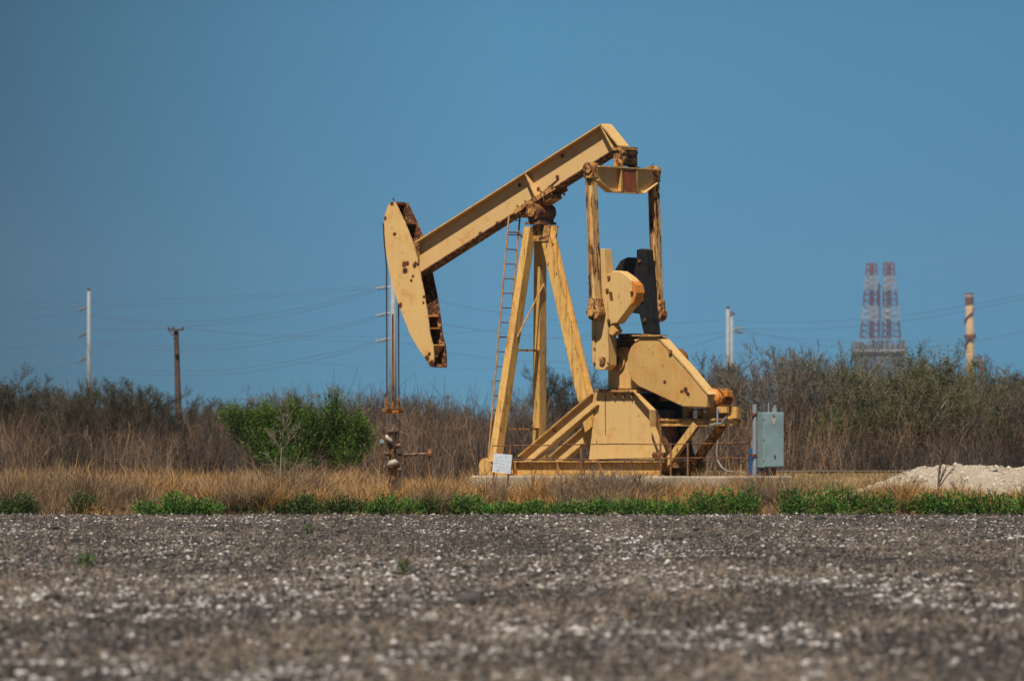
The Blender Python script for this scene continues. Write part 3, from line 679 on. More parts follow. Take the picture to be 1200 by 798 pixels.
# ---------------------------------------------------------------- the pump jack (local frame: x to the tail, y away from the viewer's side, z up)
jack = empty('pumpjack', (OX, OY, Z0), -TH)
tag(jack, 'large weathered yellow pumpjack standing on a concrete pad, horse head down on the left', 'pumpjack')
def P(px, py, w=0.0):
    k = (px-600)/F
    s = (k*(OY - w*SN) - OX + w*SA) / (SN + k*SA)
    Y = OY - s*SA - w*SN
    return Vector((s, -w, H + (HY-py)*Y/F - Z0))
def prism(mb, poly, w0, w1, wref=None):
    """polygon read on the plane w0 (or wref), extruded square to it to w1"""
    q = [P(x, y, w0 if wref is None else wref) for x, y in poly]; n = len(q)
    a = [Vector((p.x, -w0, p.z)) for p in q]; b = [Vector((p.x, -w1, p.z)) for p in q]
    return mb.add(a + b, [tuple(range(n)), tuple(range(2*n-1, n-1, -1))] + [(i, n+i, n+(i+1) % n, (i+1) % n) for i in range(n)])
def disc(mb, c, r, w0, w1, n=20):
    return mb.tube([(c.x, -w0, c.z), (c.x, -w1, c.z)], r, n)
def part(mb, name, mat, parent=jack, label=None, **k):
    o = mb.build(name, M[mat] if isinstance(mat, str) else mat, parent, **k)
    if label: o['label'] = label
    return o

# walking beam: I section along the line read from the photo, sloping end cap
fh = 0.205
Lt, Rt = P(486, 283.5, fh), P(704, 145, fh); Lb, Rb = P(486, 324.5, fh), P(726, 172, fh)
du = (Rt - Lt); du.y = 0; du.normalize(); dn = Vector((du.z, 0, -du.x))      # down, square to the beam
def bm_pt(p, wv, off=0.0): return Vector((p.x, -wv, p.z)) + dn*off
mb = MB(); t_ = 0.03
def slab(mb, p, q, w0, w1, th, d):
    a = [bm_pt(p, w0), bm_pt(q, w0), bm_pt(q, w1), bm_pt(p, w1)]; return mb.add(a + [v + d*th for v in a], [(0,1,2,3),(7,6,5,4),(0,4,5,1),(1,5,6,2),(2,6,7,3),(3,7,4,0)])
slab(mb, Lt, Rt, fh, -fh, t_, dn)
a = [bm_pt(Lt, 0.02, t_), bm_pt(Rt, 0.02, t_), bm_pt(Rb, 0.02, -t_), bm_pt(Lb, 0.02, -t_)]; b = [Vector((v.x, 0.02, v.z)) for v in a]
mb.add(a + b, [(0,1,2,3),(7,6,5,4),(0,4,5,1),(1,5,6,2),(2,6,7,3),(3,7,4,0)])
spots = [P(563, 274, 0.02), P(583, 262, .02), P(659, 183, .02), P(609, 217, .02), P(653, 208, .02), P(631, 222, 0.02)]
M['beam'] = paint("beam_paint", (0.65, 0.42, 0.175), 0.10, 0.12, 1.4, blots=[(p.x, p.y, p.z, 0.05) for p in spots])
beam = part(mb, 'walking_beam', 'beam')
mb = MB(); slab(mb, Lb, Rb, fh, -fh, -t_, dn); M['flange'] = paint('rusty_shaded_flange_paint', (0.20, 0.11, 0.05), 1.25, 0.6, 12.3); part(mb, 'bottom_flange', 'flange', beam)  # rust, plus the underside's shade painted into the dark base colour
def stiff(px, py, px2, py2):
    m = MB(); A, B = P(px, py, fh), P(px2, py2, fh)
    for sg in (1, -1):
        a = [Vector((A.x, -sg*(fh-0.01), A.z)), Vector((B.x, -sg*(fh-0.01), B.z)), Vector((B.x, -sg*0.021, B.z)), Vector((A.x, -sg*0.021, A.z))]
        m.add(a + [v + du*0.02 for v in a], [(0,1,2,3),(7,6,5,4),(0,4,5,1),(1,5,6,2),(2,6,7,3),(3,7,4,0)])
    part(m, 'stiffener', 'yel', beam)
stiff(614.6, 203.5, 627.0, 233); stiff(703.5, 149, 717.0, 175.5)
m = MB(); a = [bm_pt(Rt, fh), bm_pt(Rt, -fh), bm_pt(Rb, -fh), bm_pt(Rb, fh)]; dd = Vector((-0.6, 0, -0.4))*0.04
m.add([v + Vector((0.003, 0, 0.003)) for v in a] + [v + dd for v in a], [(0,1,2,3),(7,6,5,4),(0,4,5,1),(1,5,6,2),(2,6,7,3),(3,7,4,0)]); part(m, 'end_plate', 'yel', beam)
m = MB(); a0, a1 = P(636, 226, .03), P(655, 209, .03); m.bar(a0, a1, 0.02, 0.03, (0, 1, 0)); part(m, 'scribed_bar', 'rust', beam)

# horse head
near = [(459.5,236.5),(455,240),(450.5,252),(450,262),(451,283),(452.5,298),(456.7,322),(463,345),(468,360),(481,393),(488,405),(497,418),(504,429.5),(508.5,430.5),
        (508.5,420),(507.5,405),(504,393),(501.7,373),(497,343),(491.7,318),(487.5,297),(483,282),(474,260),(463,237)]
hw = 0.25
sp = [((462.5,274.5),.06),((474,310),.10),((477,309),.08),((475,317),.10),((484,324),.05),((482,329),.05),((469,358),.09),((486,311),.09),((487,308),.05),((503,415),.06),((497,348),.05),((496,355),.05),
      ((490,310),.06),((506,428),.17),((451,256),.07),((500,420),.10),((459,239),.07)]
M['head'] = paint("horse_head_paint", (0.67, 0.43, 0.17), 0.24, 0.15, 3.9, blots=[(*P(q[0], q[1], hw), r*0.72) for q, r in sp])
mb = MB(); prism(mb, near, hw, hw-0.025); head = part(mb, 'horse_head', 'head')
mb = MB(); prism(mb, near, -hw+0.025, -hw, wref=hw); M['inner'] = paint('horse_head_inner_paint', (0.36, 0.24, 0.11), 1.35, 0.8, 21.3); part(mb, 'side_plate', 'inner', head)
q = [P(x, y, hw) for x, y in near[:14]]; mb = MB()
vv = []; cen = P(489, 300, hw)
for p in q:
    i_ = (cen - p).normalized()*0.03
    vv += [Vector((p.x, -(hw-.03), p.z)), Vector((p.x, hw-.03, p.z)), Vector((p.x+i_.x, hw-.03, p.z+i_.z)), Vector((p.x+i_.x, -(hw-.03), p.z+i_.z))]
fs = [(0,1,2,3)] + [(4*i+k, 4*i+(k+1)%4, 4*i+4+(k+1)%4, 4*i+4+k) for i in range(len(q)-1) for k in range(4)] + [(4*(len(q)-1)+3, 4*(len(q)-1)+2, 4*(len(q)-1)+1, 4*(len(q)-1))]
mb.add(vv, fs); part(mb, 'face_plate', 'inner', head)
for pa, pb, mt in (((459,239),(463,239),'dark'), ((452,262),(474,262),'rust'), ((472,368),(500,371),'orange'), ((478,383),(503,385),'orange'), ((497,415),(507,404),'yel_worn'), ((456,315),(490,318),'yel_rusty')):
    A, B = P(*pa, hw), P(*pb, hw); m = MB(); m.bar(Vector((A.x+.06, 0, A.z)), Vector((B.x-0.02, 0, B.z)), 0.03 if mt == 'x' else 2*hw-0.06, 0.03, (0, 0, 1))
    part(m, 'cross_plate', mt, head)
m = MB(); A = P(486, 297, 0); m.bar(P(487,283,0)+Vector((-.03,0,0)), P(491,327,0)+Vector((-.03,0,0)), 0.05, 2*hw-.06, (0, 1, 0)); part(m, 'hinge_block', 'yel_rusty', head)
m = MB(); p = P(461, 234.5, 0.24); m.tube([p - Vector((0,0,.02)), p + Vector((0, 0, .05))], 0.02); part(m, 'lifting_eye', 'dark', head)

for k in range(9):
    m = MB(); c = Lb.lerp(Rb, 0.10 + k*0.035 if k < 5 else 0.80 + (k-5)*0.035); m.tube([Vector((c.x, -fh+.04, c.z)) + dn*.001, Vector((c.x, -fh+.04, c.z)) + dn*.05], .022, 6); part(m, 'bolt', 'rust', beam)
# bridle cables, carrier bar, polished rod
for wv in (0.225, -0.225):
    p0 = P(450.6, 262, hw); xs_ = [P(x-1.1, y, hw) for x, y in near[3:7]]
    top = P(453.4, 300, 0.225); bot = P(453.4, 478, 0.225); m = MB()
    pts = [Vector((v.x-0.012, -wv, v.z)) for v in xs_[:3]] + [Vector((top.x-0.01, -wv, top.z-0.3)), Vector((bot.x, -wv, bot.z))]
    m.tube(pts, 0.016, 6); part(m, 'bridle_cable', 'cable')
cb = P(460.2, 480, 0.0); m = MB(); m.box((cb.x-0.09, -0.30, cb.z-0.075), (cb.x+0.09, 0.30, cb.z+0.035))
carrier = part(m, 'carrier_bar', 'rust', bevel=0.02)
m = MB(); m.box((cb.x-.10, -.12, cb.z-.10), (cb.x+.10, .12, cb.z-.02)); part(m, 'load_cell', 'orange', carrier, bevel=.02)
for wv in (0.225, -0.225): m = MB(); m.tube([(cb.x, -wv, cb.z+.035), (cb.x, -wv, cb.z+.14), (cb.x, -wv, cb.z+.3)], [.045, .04, .02], 8); part(m, 'cable_socket', 'rust', carrier)
m = MB(); m.tube([(cb.x, 0, cb.z+.035), (cb.x, 0, cb.z+.18)], .06, 10); part(m, 'rod_clamp', 'rust', carrier)
rt = P(460.2, 368, 0); m = MB(); m.tube([(cb.x, 0, rt.z), (cb.x, 0, cb.z-0.075)], 0.022, 6); part(m, 'rod', 'rust')
rb = P(460.5, 506, 0); m = MB(); m.tube([(cb.x, 0, cb.z-.076), (cb.x, 0, rb.z)], 0.026, 8); part(m, 'polished_rod', 'rod')

# saddle bearing on the post
m = MB(); A, B = P(604, 247.5, fh), P(650, 219, fh)
for sg in (1, -1):
    a = [Vector((A.x, -sg*fh, A.z)), Vector((B.x, -sg*fh, B.z)), Vector((B.x, -sg*(fh+.07), B.z)), Vector((A.x, -sg*(fh+.07), A.z))]
    m.add([v - dn*0.03 for v in a] + [v + dn*0.09 for v in a], [(0,1,2,3),(7,6,5,4),(0,4,5,1),(1,5,6,2),(2,6,7,3),(3,7,4,0)])
A2, B2 = P(612, 247, 0.13), P(652, 222, .13)
a = [bm_pt(P(608, 250, 0.2), 0.2), bm_pt(P(645, 227, .2), .2), bm_pt(P(645, 227, .2), -.2), bm_pt(P(608, 250, .2), -.2)]
m.add([v + dn*0.0 for v in a] + [v + dn*0.12 for v in a], [(0,1,2,3),(7,6,5,4),(0,4,5,1),(1,5,6,2),(2,6,7,3),(3,7,4,0)])
saddle = part(m, 'saddle', 'yel_rusty', bevel=0.01)
for k in range(5):
    for sg in (1, -1):
        c = A.lerp(B, (k+0.5)/5); m = MB(); m.tube([Vector((c.x, -sg*(fh+.035), c.z)) - dn*0.09, Vector((c.x, -sg*(fh+.035), c.z)) + dn*0.15], 0.022, 6); part(m, 'bolt', 'rust', saddle)
cbn = P(634, 249, 0); m = MB(); disc(m, cbn, 0.20, 0.34, -0.34, 18); brg = part(m, 'centre_bearing', 'rust', bevel=0.01)
for sg in (1, -1):
    m = MB(); disc(m, cbn, 0.115, sg*.341, sg*.40, 16); part(m, 'bearing_cap', 'yel_rusty', brg)
m = MB(); pt = P(634, 262, 0); m.box((pt.x-.24, -.30, pt.z-.03), (pt.x+.22, .30, pt.z+.03)); m.box((pt.x-.16, -.28, pt.z+.03), (pt.x+.16, .28, pt.z+.20)); part(m, 'post_cap', 'dark')

# samson post: two splayed front legs, one rear leg
wt, wf = 0.19, 0.85
FT = P(621.5, 266, wt); FB = P(580, 541, wf)
legs = []
def boxleg(a, b):
    V = []
    for c, k in ((a, 1.0), (b, 1.12)):
        for i, j in ((-1,-1),(1,-1),(1,1),(-1,1)): V.append(c + Vector((i*.092*k, j*.118*k, 0)))
    return V, [(0,1,2,3),(7,6,5,4),(0,4,5,1),(1,5,6,2),(2,6,7,3),(3,7,4,0)]
for sg in (1, -1):
    m = MB(); a, b = Vector((FT.x, -sg*wt, FT.z)), Vector((FB.x, -sg*wf, FB.z)); m.bar(a, b, 0.185, 0.23, (0, 1, 0)) if False else m.add(*boxleg(a, b))
    legs.append(part(m, 'front_leg', 'yel_leg'))
RT, RB = P(640, 266, 0), P(704, 541, 0)
m = MB(); m.hbeam(RT, RB, (0, -1, 0), 0.26, 0.27, 0.022, 1.1); part(m, 'rear_leg', 'yel_leg')
m = MB()
for sg in (1, -1):
    A, B, C_, D_ = P(625, 264, .13), P(646, 264, .13), P(643, 283, .13), P(626, 283, .13)
    q = [Vector((v.x, -sg*(0.135+.0*0), v.z)) for v in (A, B, C_, D_)]; m.add(q + [v + Vector((0, -sg*.018, 0)) for v in q], [(0,1,2,3),(7,6,5,4),(0,4,5,1),(1,5,6,2),(2,6,7,3),(3,7,4,0)])
gp = part(m, 'gusset_plate', 'yel_rusty')
def between(t, sg): a, b = Vector((FT.x, -sg*wt, FT.z)), Vector((FB.x, -sg*wf, FB.z)); return a.lerp(b, t)
for t in (0.525, 0.86):
    m = MB(); a, b = between(t, 1), between(t, -1); m.bar(a + Vector((.05,0,0)), b + Vector((.05,0,0)), 0.09, 0.05); part(m, 'leg_brace', 'yel_rusty')
m = MB(); m.bar(between(0.24, -1)+Vector((.12,0,0)), between(.47, 1)+Vector((.10, 0, 0)), 0.028, 0.028); part(m, 'leg_brace', 'yel_worn')

# ladder on the front of the post
lad = MB(); rg = []
def lp(t, wv): # along the near leg, set off to the front
    zt, zb = P(600, 252, .5).z, P(575, 538, .8).z; z = zt + (zb-zt)*t
    a, b = P(596.5, 252, 0.42), P(572, 538, 0.95); x = a.x + (b.x-a.x)*t; wc = 0.42 + (0.95-0.42)*t
    return Vector((x, -(wc - wv), z))
rails = MB(); rails.tube([lp(0, 0), lp(1, 0)], 0.022, 6); rails.tube([lp(0, .42), lp(1, .42)], 0.022, 6)
ladder = part(rails, 'ladder', 'rust')
M['ladder'] = paint("ladder_paint", (0.50, 0.28, 0.13), 0.55, 0.5, 5.9); ladder.data.materials[0] = M['ladder']
nr = 17
for k in range(nr):
    t = 0.02 + k*(0.96/(nr-1)); m = MB(); m.tube([lp(t, 0), lp(t, .42)], 0.013, 5); part(m, 'rung', M['rust'], ladder)
for t in (0.07, 0.5, 0.9):
    m = MB(); b = between(t, 1); m.bar(lp(t, .42), b, .05, .03); m.bar(lp(t, 0), lp(t, .42), .04, .03); part(m, 'ladder_bracket', 'rust', ladder)

# equaliser and tail bearing
eqc = P(733, 200, 0); mb = MB(); wE = 1.14
topz, botz = P(733, 198, 0).z, P(733, 226, 0).z; midz = P(733, 213, 0).z
pl = [(wE, topz), (wE, midz), (0.62, botz), (-0.62, botz), (-wE, midz), (-wE, topz)]
mb.add([(eqc.x+.012, -a_, z_) for a_, z_ in pl] + [(eqc.x-.012, -a_, z_) for a_, z_ in pl], [tuple(range(6)), tuple(range(11, 5, -1))] + [(i, 6+i, 6+(i+1)%6, (i+1)%6) for i in range(6)])
mb.box((eqc.x-.12, -wE, topz+.001), (eqc.x+.12, wE, topz+.03))
for (a0_, z0_), (a1_, z1_) in ((pl[1], pl[2]), (pl[2], pl[3]), (pl[3], pl[4])):
    mb.bar((eqc.x, -a0_, z0_), (eqc.x, -a1_, z1_), .2, .024)
eq = part(mb, 'equaliser', 'yel')
m = MB(); m.box((eqc.x+.0125, -.22, botz+.02), (eqc.x+.10, .28, topz)); part(m, 'centre_pad', 'red', eq)
for wv in (.28, -.3): m = MB(); m.box((eqc.x+.013, -wv-.03, botz+.02), (eqc.x+.11, -wv+.03, topz)); part(m, 'rib_plate', 'yel_worn', eq)
tb = P(733, 187, 0); m = MB(); m.tube([(tb.x, -.26, tb.z), (tb.x, .26, tb.z)], .155, 16); tbo = part(m, 'tail_bearing', 'dark', bevel=.01)
for sg in (1, -1): m = MB(); m.box((tb.x-.12, -sg*.27-.04, topz+.03), (tb.x+.12, -sg*.27+.04, tb.z+.12)); part(m, 'bearing_cheek', 'yel_rusty', tbo, bevel=.02)
m = MB(); hz = P(735, 174, 0).z; m.box((tb.x-.22, -.22, hz-.05), (tb.x+.2, .22, hz+.02)); m.tube([(tb.x+.1, -.30, hz-.10), (tb.x+.1, .28, hz-.10)], .055, 10); part(m, 'bearing_bracket', 'yel_rusty', tbo)
m = MB(); a, b = Vector((tb.x+.15, -.1, tb.z+.05)), Vector((eqc.x, 1.10, topz+.14)); m.tube([a, a.lerp(b, .3)+Vector((0,0,-.16)), a.lerp(b, .65)+Vector((0,0,-.20)), b], .012, 5); part(m, 'grease_line', 'dark', eq)

# pitman arms (two, equal) and wrist pins
pinc = P(698, 366, 1.2); topc = P(692.5, 197, 1.2)
for sg in (1, -1):
    wv = 1.2*sg; m = MB(); a, b = Vector((topc.x, -wv, topc.z)), Vector((pinc.x, -wv, pinc.z))
    d_ = (b-a).normalized()
    m.hbeam(a - d_*0.05, b + d_*(-.12), (1, 0, 0), 0.19, 0.20, 0.022, 1.05); pm = part(m, 'pitman_arm', 'pit')
    m = MB(); m.tube([Vector((a.x, a.y-.15, a.z)), Vector((a.x, a.y+.15, a.z))], 0.13, 14); m.box((a.x-.13, a.y-.11, a.z-.24), (a.x+.13, a.y+.11, a.z)); part(m, 'top_eye', 'yel_rusty', pm, bevel=.01)
    m = MB(); m.tube([Vector((b.x, b.y-.13, b.z)), Vector((b.x, b.y+.14, b.z))], 0.185, 18); m.box((b.x-.15, b.y-.10, b.z), (b.x+.15, b.y+.10, b.z+.32)); eye = part(m, 'wrist_pin_housing', 'yel_rusty', pm, bevel=.015)
    m = MB(); m.tube([Vector((b.x, b.y-sg*.131, b.z)), Vector((b.x, b.y-sg*.20, b.z))], 0.085, 10); part(m, 'wrist_pin', 'yel_worn', pm)

# cranks with their weights
cr = [(697,292),(708,291.7),(711,330),(713.5,400),(713.5,428),(708,433.5),(699,433.5),(694,427),(693,388),(694,330)]
m = MB(); prism(m, cr, 1.04, 0.74); cn = part(m, 'crank', 'yel', bevel=.012)
lobe = [(710.5,322.5),(719,317),(727,318),(738,326),(744,334),(745.5,343),(742,353),(731,368),(723,378.5),(713,380.5)]
m = MB(); prism(m, lobe, 1.06, 0.76); lc = part(m, 'counterweight', M['yel'], cn, bevel=.02)
m = MB(); prism(m, [(740,329),(744.6,334),(746.2,343),(743,353),(739,358),(741,343)], 1.064, 0.756); part(m, 'repaint_band', 'orange', cn)
m = MB(); prism(m, [(713,342),(717,342),(718.5,352),(715,352)], 1.068, 1.055); part(m, 'slot', 'dark', cn)
for q in ((714,325),(712,340),(714,376),(741,343)):
    m = MB(); disc(m, P(*q, 1.06), .04, 1.10, 1.055, 8); part(m, 'bolt', 'rust', cn)
for wy_, wz_ in ((425,.02),(408,.02),(395,.02)):
    m = MB(); disc(m, P(697.5, wy_, 1.04), .028, 1.085, 1.06, 8); part(m, 'bolt', 'yel_rusty', cn)
m = MB(); prism(m, [(694,330),(697,330),(697,425),(694.5,425)], 1.065, 1.041); prism(m, [(709,330),(711.5,330),(713.4,425),(711,425)], 1.065, 1.041); part(m, 'flange', 'yel', cn)
m = MB(); disc(m, P(706.5, 422, 1.04), .085, 1.09, 1.04, 14); disc(m, P(706.5, 422, 1.04), .035, 1.11, 1.09, 10); part(m, 'shaft_end', 'yel_rusty', cn)
m = MB(); prism(m, [(712,381),(718,379),(722.5,388),(718,393),(713,391)], 1.03, .80); part(m, 'weight_bracket', 'yel_worn', cn)
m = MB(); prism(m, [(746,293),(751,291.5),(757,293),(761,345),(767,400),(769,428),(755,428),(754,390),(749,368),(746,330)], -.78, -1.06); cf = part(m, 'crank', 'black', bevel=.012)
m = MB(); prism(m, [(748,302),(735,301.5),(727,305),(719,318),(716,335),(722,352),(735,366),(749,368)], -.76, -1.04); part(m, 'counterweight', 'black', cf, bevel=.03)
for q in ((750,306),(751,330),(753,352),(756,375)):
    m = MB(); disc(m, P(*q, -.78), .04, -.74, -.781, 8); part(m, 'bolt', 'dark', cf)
sc0 = P(706.5, 422, 1.04); m = MB(); m.tube([(sc0.x, -1.0, sc0.z), (sc0.x, 1.0, sc0.z)], .11, 14); part(m, 'crankshaft', 'dark')

# gear box
gz0, gz1 = P(722, 456.2, .5).z, P(722, 396, .5).z; gx0 = P(712, 440, .5).x
m = MB(); m.box((gx0, -.5, gz0), (gx0+1.25, .45, gz1-.22)); gb = part(m, 'gearbox', 'guard', bevel=.03)
m = MB(); m.box((gx0+.1, -.44, gz1-.208), (gx0+1.1, .40, gz1)); part(m, 'gearbox_lid', 'dark', gb, bevel=.03)
m = MB(); m.box((gx0-.03, -.53, gz1-.27), (gx0+1.28, .48, gz1-.21)); part(m, 'joint_flange', 'yel_rusty', gb)
m = MB(); m.box((gx0+.22, -.40, gz1+.001), (gx0+.62, .35, gz1+.10)); part(m, 'inspection_cover', 'dark', gb, bevel=.02)
m = MB(); c = P(718, 425, .5); disc(m, Vector((sc0.x, 0, sc0.z)), .26, .56, .5, 18); part(m, 'bearing_cover', 'yel_worn', gb)

# belt guard
gd = [(752,396.5),(745,400),(739,407),(735.5,416),(735,426),(736.5,436),(741,446),(748,452.5),(760,458),(800,476.5),(828,477.5),(829,463),(805,434),(780,406.5),(773,399),(766,396)]
m = MB(); prism(m, gd, .78, .50); M['guard2'] = paint('stained_guard_paint', (0.58, 0.345, 0.115), 0.38, 0.25, 9.3, 0.9, blots=[(*P(779, 448, .78), .05), (*P(803, 457, .78), .07), (*P(806, 461, .78), .05), (*P(799, 459, .78), .04)]); bgd = part(m, 'belt_guard', 'guard2', bevel=.02)
m = MB(); up = [(830.5,462),(806,432),(781,404.5),(774,396.5),(766,393.6),(752,393.8),(743,398)]
inn = [(744.5,400.3),(752,396.3),(766,395.8),(773.2,398.8),(780.2,406.3),(805.2,433.8),(829.2,462.8)]
prism(m, up + inn, .80, .48); part(m, 'guard_rim', 'yel', bgd)
m = MB(); prism(m, [(740,392.4),(774,392.4),(774,394.0),(740,394.0)], .84, .55); part(m, 'cap_strip', 'yel_worn', bgd)
m = MB(); p = P(785.5, 412, .81); disc(m, p, .05, .83, .80, 10); part(m, 'bolt', 'rust', bgd)
m = MB(); p = P(789, 422, -.2); m.tube([(p.x, .05, p.z), (p.x, .45, p.z)], .27, 18); bd = part(m, 'brake_drum', 'rust', bevel=.02)
m = MB(); m.tube([(p.x+.28, -.02, p.z+.12), (p.x+.33, -.02, p.z-.14), (p.x+.30, -.02, p.z-.45)], .02, 6); m.box((p.x+.1, -.12, p.z-.3), (p.x+.34, .04, p.z-.02)); part(m, 'brake_linkage', 'dark', bd)
m = MB(); p2 = P(800, 470, 0); m.box((p.x-.3, .02, p.z-.95), (p.x+.05, .3, p.z-.2)); part(m, 'drum_stand', 'yel_worn', bd)

# gear-box pedestal
wq = .62
tr = [(701,459.5),(745.5,459.5),(765,482),(765,500),(779,538.5),(690,538.5),(697,478),(697,463)]
m = MB(); prism(m, tr, wq, wq-.03); pd = part(m, 'pedestal', 'yel')
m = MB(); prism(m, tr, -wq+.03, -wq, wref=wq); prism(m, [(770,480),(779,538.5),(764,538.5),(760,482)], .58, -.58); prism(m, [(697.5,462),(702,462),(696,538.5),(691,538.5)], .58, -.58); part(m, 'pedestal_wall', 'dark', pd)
m = MB(); prism(m, [(697,456.3),(746.5,456.3),(746.5,459.3),(697,459.3)], wq+.12, -wq-.1); part(m, 'top_plate', 'yel_rusty', pd)
for (p1, p2_) in (((746.5,457.8),(766.5,481)), ((766.5,481),(766.8,500)), ((766.8,500),(781,538))):
    A, B = P(*p1, wq), P(*p2_, wq); m = MB(); m.bar(Vector((A.x, -wq-.05, A.z)), Vector((B.x, -wq-.05, B.z)), .22, .025, (0, 0, 1) ); part(m, 'edge_flange', 'yel', pd)
for x in (718, 728, 738): m = MB(); prism(m, [(x,459.5),(x+1.2,459.5),(x+2.5,466),(x+2,466)], wq+.07, wq+.001); part(m, 'rib', 'yel_worn', pd)
m = MB(); prism(m, [(708.6,463),(709.8,463),(709.9,510),(709.2,510)], wq+.006, wq+.001); part(m, 'weld_seam', 'red', pd)
m = MB(); prism(m, [(773,466),(796,466),(799,490),(773,490)], -.15, -.5); prism(m, [(779,500),(797,500),(801,531),(786,531)], -.1, -.45); part(m, 'dark_recess_box', 'black', pd)  # black boxes standing in for the dark recess under the belt guard
m = MB(); prism(m, [(800,463),(806,463),(806,490),(800,490)], .1, -.1); part(m, 'support_post', 'yel_worn', pd)
m = MB(); p = P(774, 533, .6); m.tube([(p.x-.12, -.7, p.z), (p.x+.22, -.7, p.z)], .07, 10); part(m, 'drain_plug', 'rust', pd)

# diagonal braces from the pedestal down to the skid
for sg in (1, -1):
    A, B = P(699, 467.5, .62), P(613, 541, .62); m = MB(); m.hbeam(Vector((A.x, -sg*.60, A.z)), Vector((B.x, -sg*.60, B.z)), (0.6, 0, 1), 0.33, .24, .024)
    part(m, 'diagonal_brace', 'yel')

# skid
zt, zb = P(650, 540, .85).z, 0.004; x0, x1 = P(573, 548, .85).x, P(775, 548, .85).x
skid = None
for sg in (1, -1):
    m = MB(); m.hbeam((x0+.03, -sg*.85, (zt+zb)/2), (x1, -sg*.85, (zt+zb)/2), (0, 0, 1), zt-zb, .24, .028)
    o = part(m, 'skid_rail', 'yel_worn')
    for k in range(3):
        xx = x0 + .85 + k*(x1-x0-.8)/3.4; m = MB(); m.box((xx, -sg*.85-.115, zb+.03), (xx+.016, -sg*.85+.115, zt-.03)); part(m, 'web_stiffener', 'yel_worn', o)
    m = MB(); e = P(574.5, 547, .85); m.tube([(e.x-.06, -sg*.98, e.z+.02), (e.x-.06, -sg*.72, e.z+.02)], .19, 14); m.box((e.x-.25, -sg*.85-.12, zb), (e.x+.10, -sg*.85+.12, e.z)); part(m, 'skid_end', 'yel_worn', o, bevel=.02)
for xx in (x0+.3, x0+1.7, x0+2.8, x1-.2):
    m = MB(); m.box((xx-.08, -.72, zt-.16), (xx+.08, .72, zt-.01)); part(m, 'skid_cross_member', 'yel_rusty')

# motor platform, its braces and the motor
dk0, dk1 = P(767, 492, .5).x, P(838, 491, .5).x; dz = P(800, 491, .5).z
m = MB(); m.box((dk0, -.5, dz-.02), (dk1, .5, dz+.015))
for yy in (-.5, .5): m.hbeam((dk0, yy, dz-.09), (dk1, yy, dz-.09), (0, 0, 1), .14, .10, .016)
m.box((dk1-.1, -.45, dz-.16), (dk1-.02, .45, dz-.02)); plat = part(m, 'motor_platform', 'yel_worn')
bA, bB = P(817, 497, .5), P(777, 551, .5)
for sg in (1, -1):
    m = MB(); m.hbeam(Vector((bA.x, -sg*.52, bA.z)), Vector((bB.x, -sg*.52, max(bB.z, .06))), (0, 1, 0), .13, .17, .018); part(m, 'platform_brace', 'yel_worn' if sg > 0 else 'yel_rusty')
mc = P(845, 466, -.05); m = MB(); m.tube([(mc.x, -.34, mc.z), (mc.x, -.30, mc.z), (mc.x, .26, mc.z), (mc.x, .32, mc.z)], [.14, .2, .2, .15], 18); m.box((mc.x-.15, -.22, mc.z-.20), (mc.x+.15, .2, mc.z-.12))
mo = part(m, 'electric_motor', 'orange', bevel=.01)
m = MB()
for k in range(9): m.tube([(mc.x, -.22+k*.05, mc.z), (mc.x, -.205+k*.05, mc.z)], .222, 18)
part(m, 'cooling_fins', 'yel_rusty', mo)
m = MB(); m.box((mc.x+.12, -.12, mc.z+.02), (mc.x+.30, .10, mc.z+.16)); part(m, 'terminal_box', 'orange', mo, bevel=.01)
m = MB(); m.box((mc.x-.34, -.30, dz+.016), (mc.x-.16, .3, dz+.14)); m.box((mc.x-.2, -.26, dz+.141), (mc.x+.38, -.16, mc.z-.2)); m.box((mc.x-.2, .14, dz+.016), (mc.x+.38, .22, mc.z-.2)); part(m, 'slide_rail', 'yel_worn', mo)
for px_ in (809, 821): m = MB(); q = P(px_, 487, .3); m.box((q.x-.05, -.36, dz+.016), (q.x+.05, -.26, dz+.20)); m.box((q.x-.08, -.40, dz+.201), (q.x+.08, -.22, dz+.235)); part(m, 'anchor_bracket', 'yel_rusty', plat)
m = MB(); q = P(842, 478, .48); m.tube([(q.x, -.52, q.z), (q.x, -.52, dz-.12)], .022, 6); m.tube([(q.x-.2, -.52, dz-.13), (q.x+.12, -.53, dz-.11), (q.x+.25, -.53, dz+.04)], .025, 6); part(m, 'tension_rod', 'galv', plat)
m = MB()
for k in range(6): m.tube([(dk1-.10+k*.02, .42, dz+.02), (dk1-.16+k*.05, .42+R.uniform(-.05,.05), dz+.2+R.uniform(0, .06))], .008, 4)
part(m, 'wire_stub', 'orange', plat)

# ---------------------------------------------------------------- pad
pad = empty('concrete_pad', (OX, OY, 0), -TH)
xa, xb = P(553, 560, 1.15).x, P(853, 560, 1.15).x
m = MB(); ring = []
nseg = 40
prof = [(xa + (xb-xa)*k/nseg) for k in range(nseg+1)]
m.box((xa, -1.2, 0.0), (xb, 1.4, Z0)); po = m.build('slab', M['conc'], pad, bevel=0.04)
tag(pad, 'raised stained concrete pad carrying the yellow pumpjack', 'concrete pad')

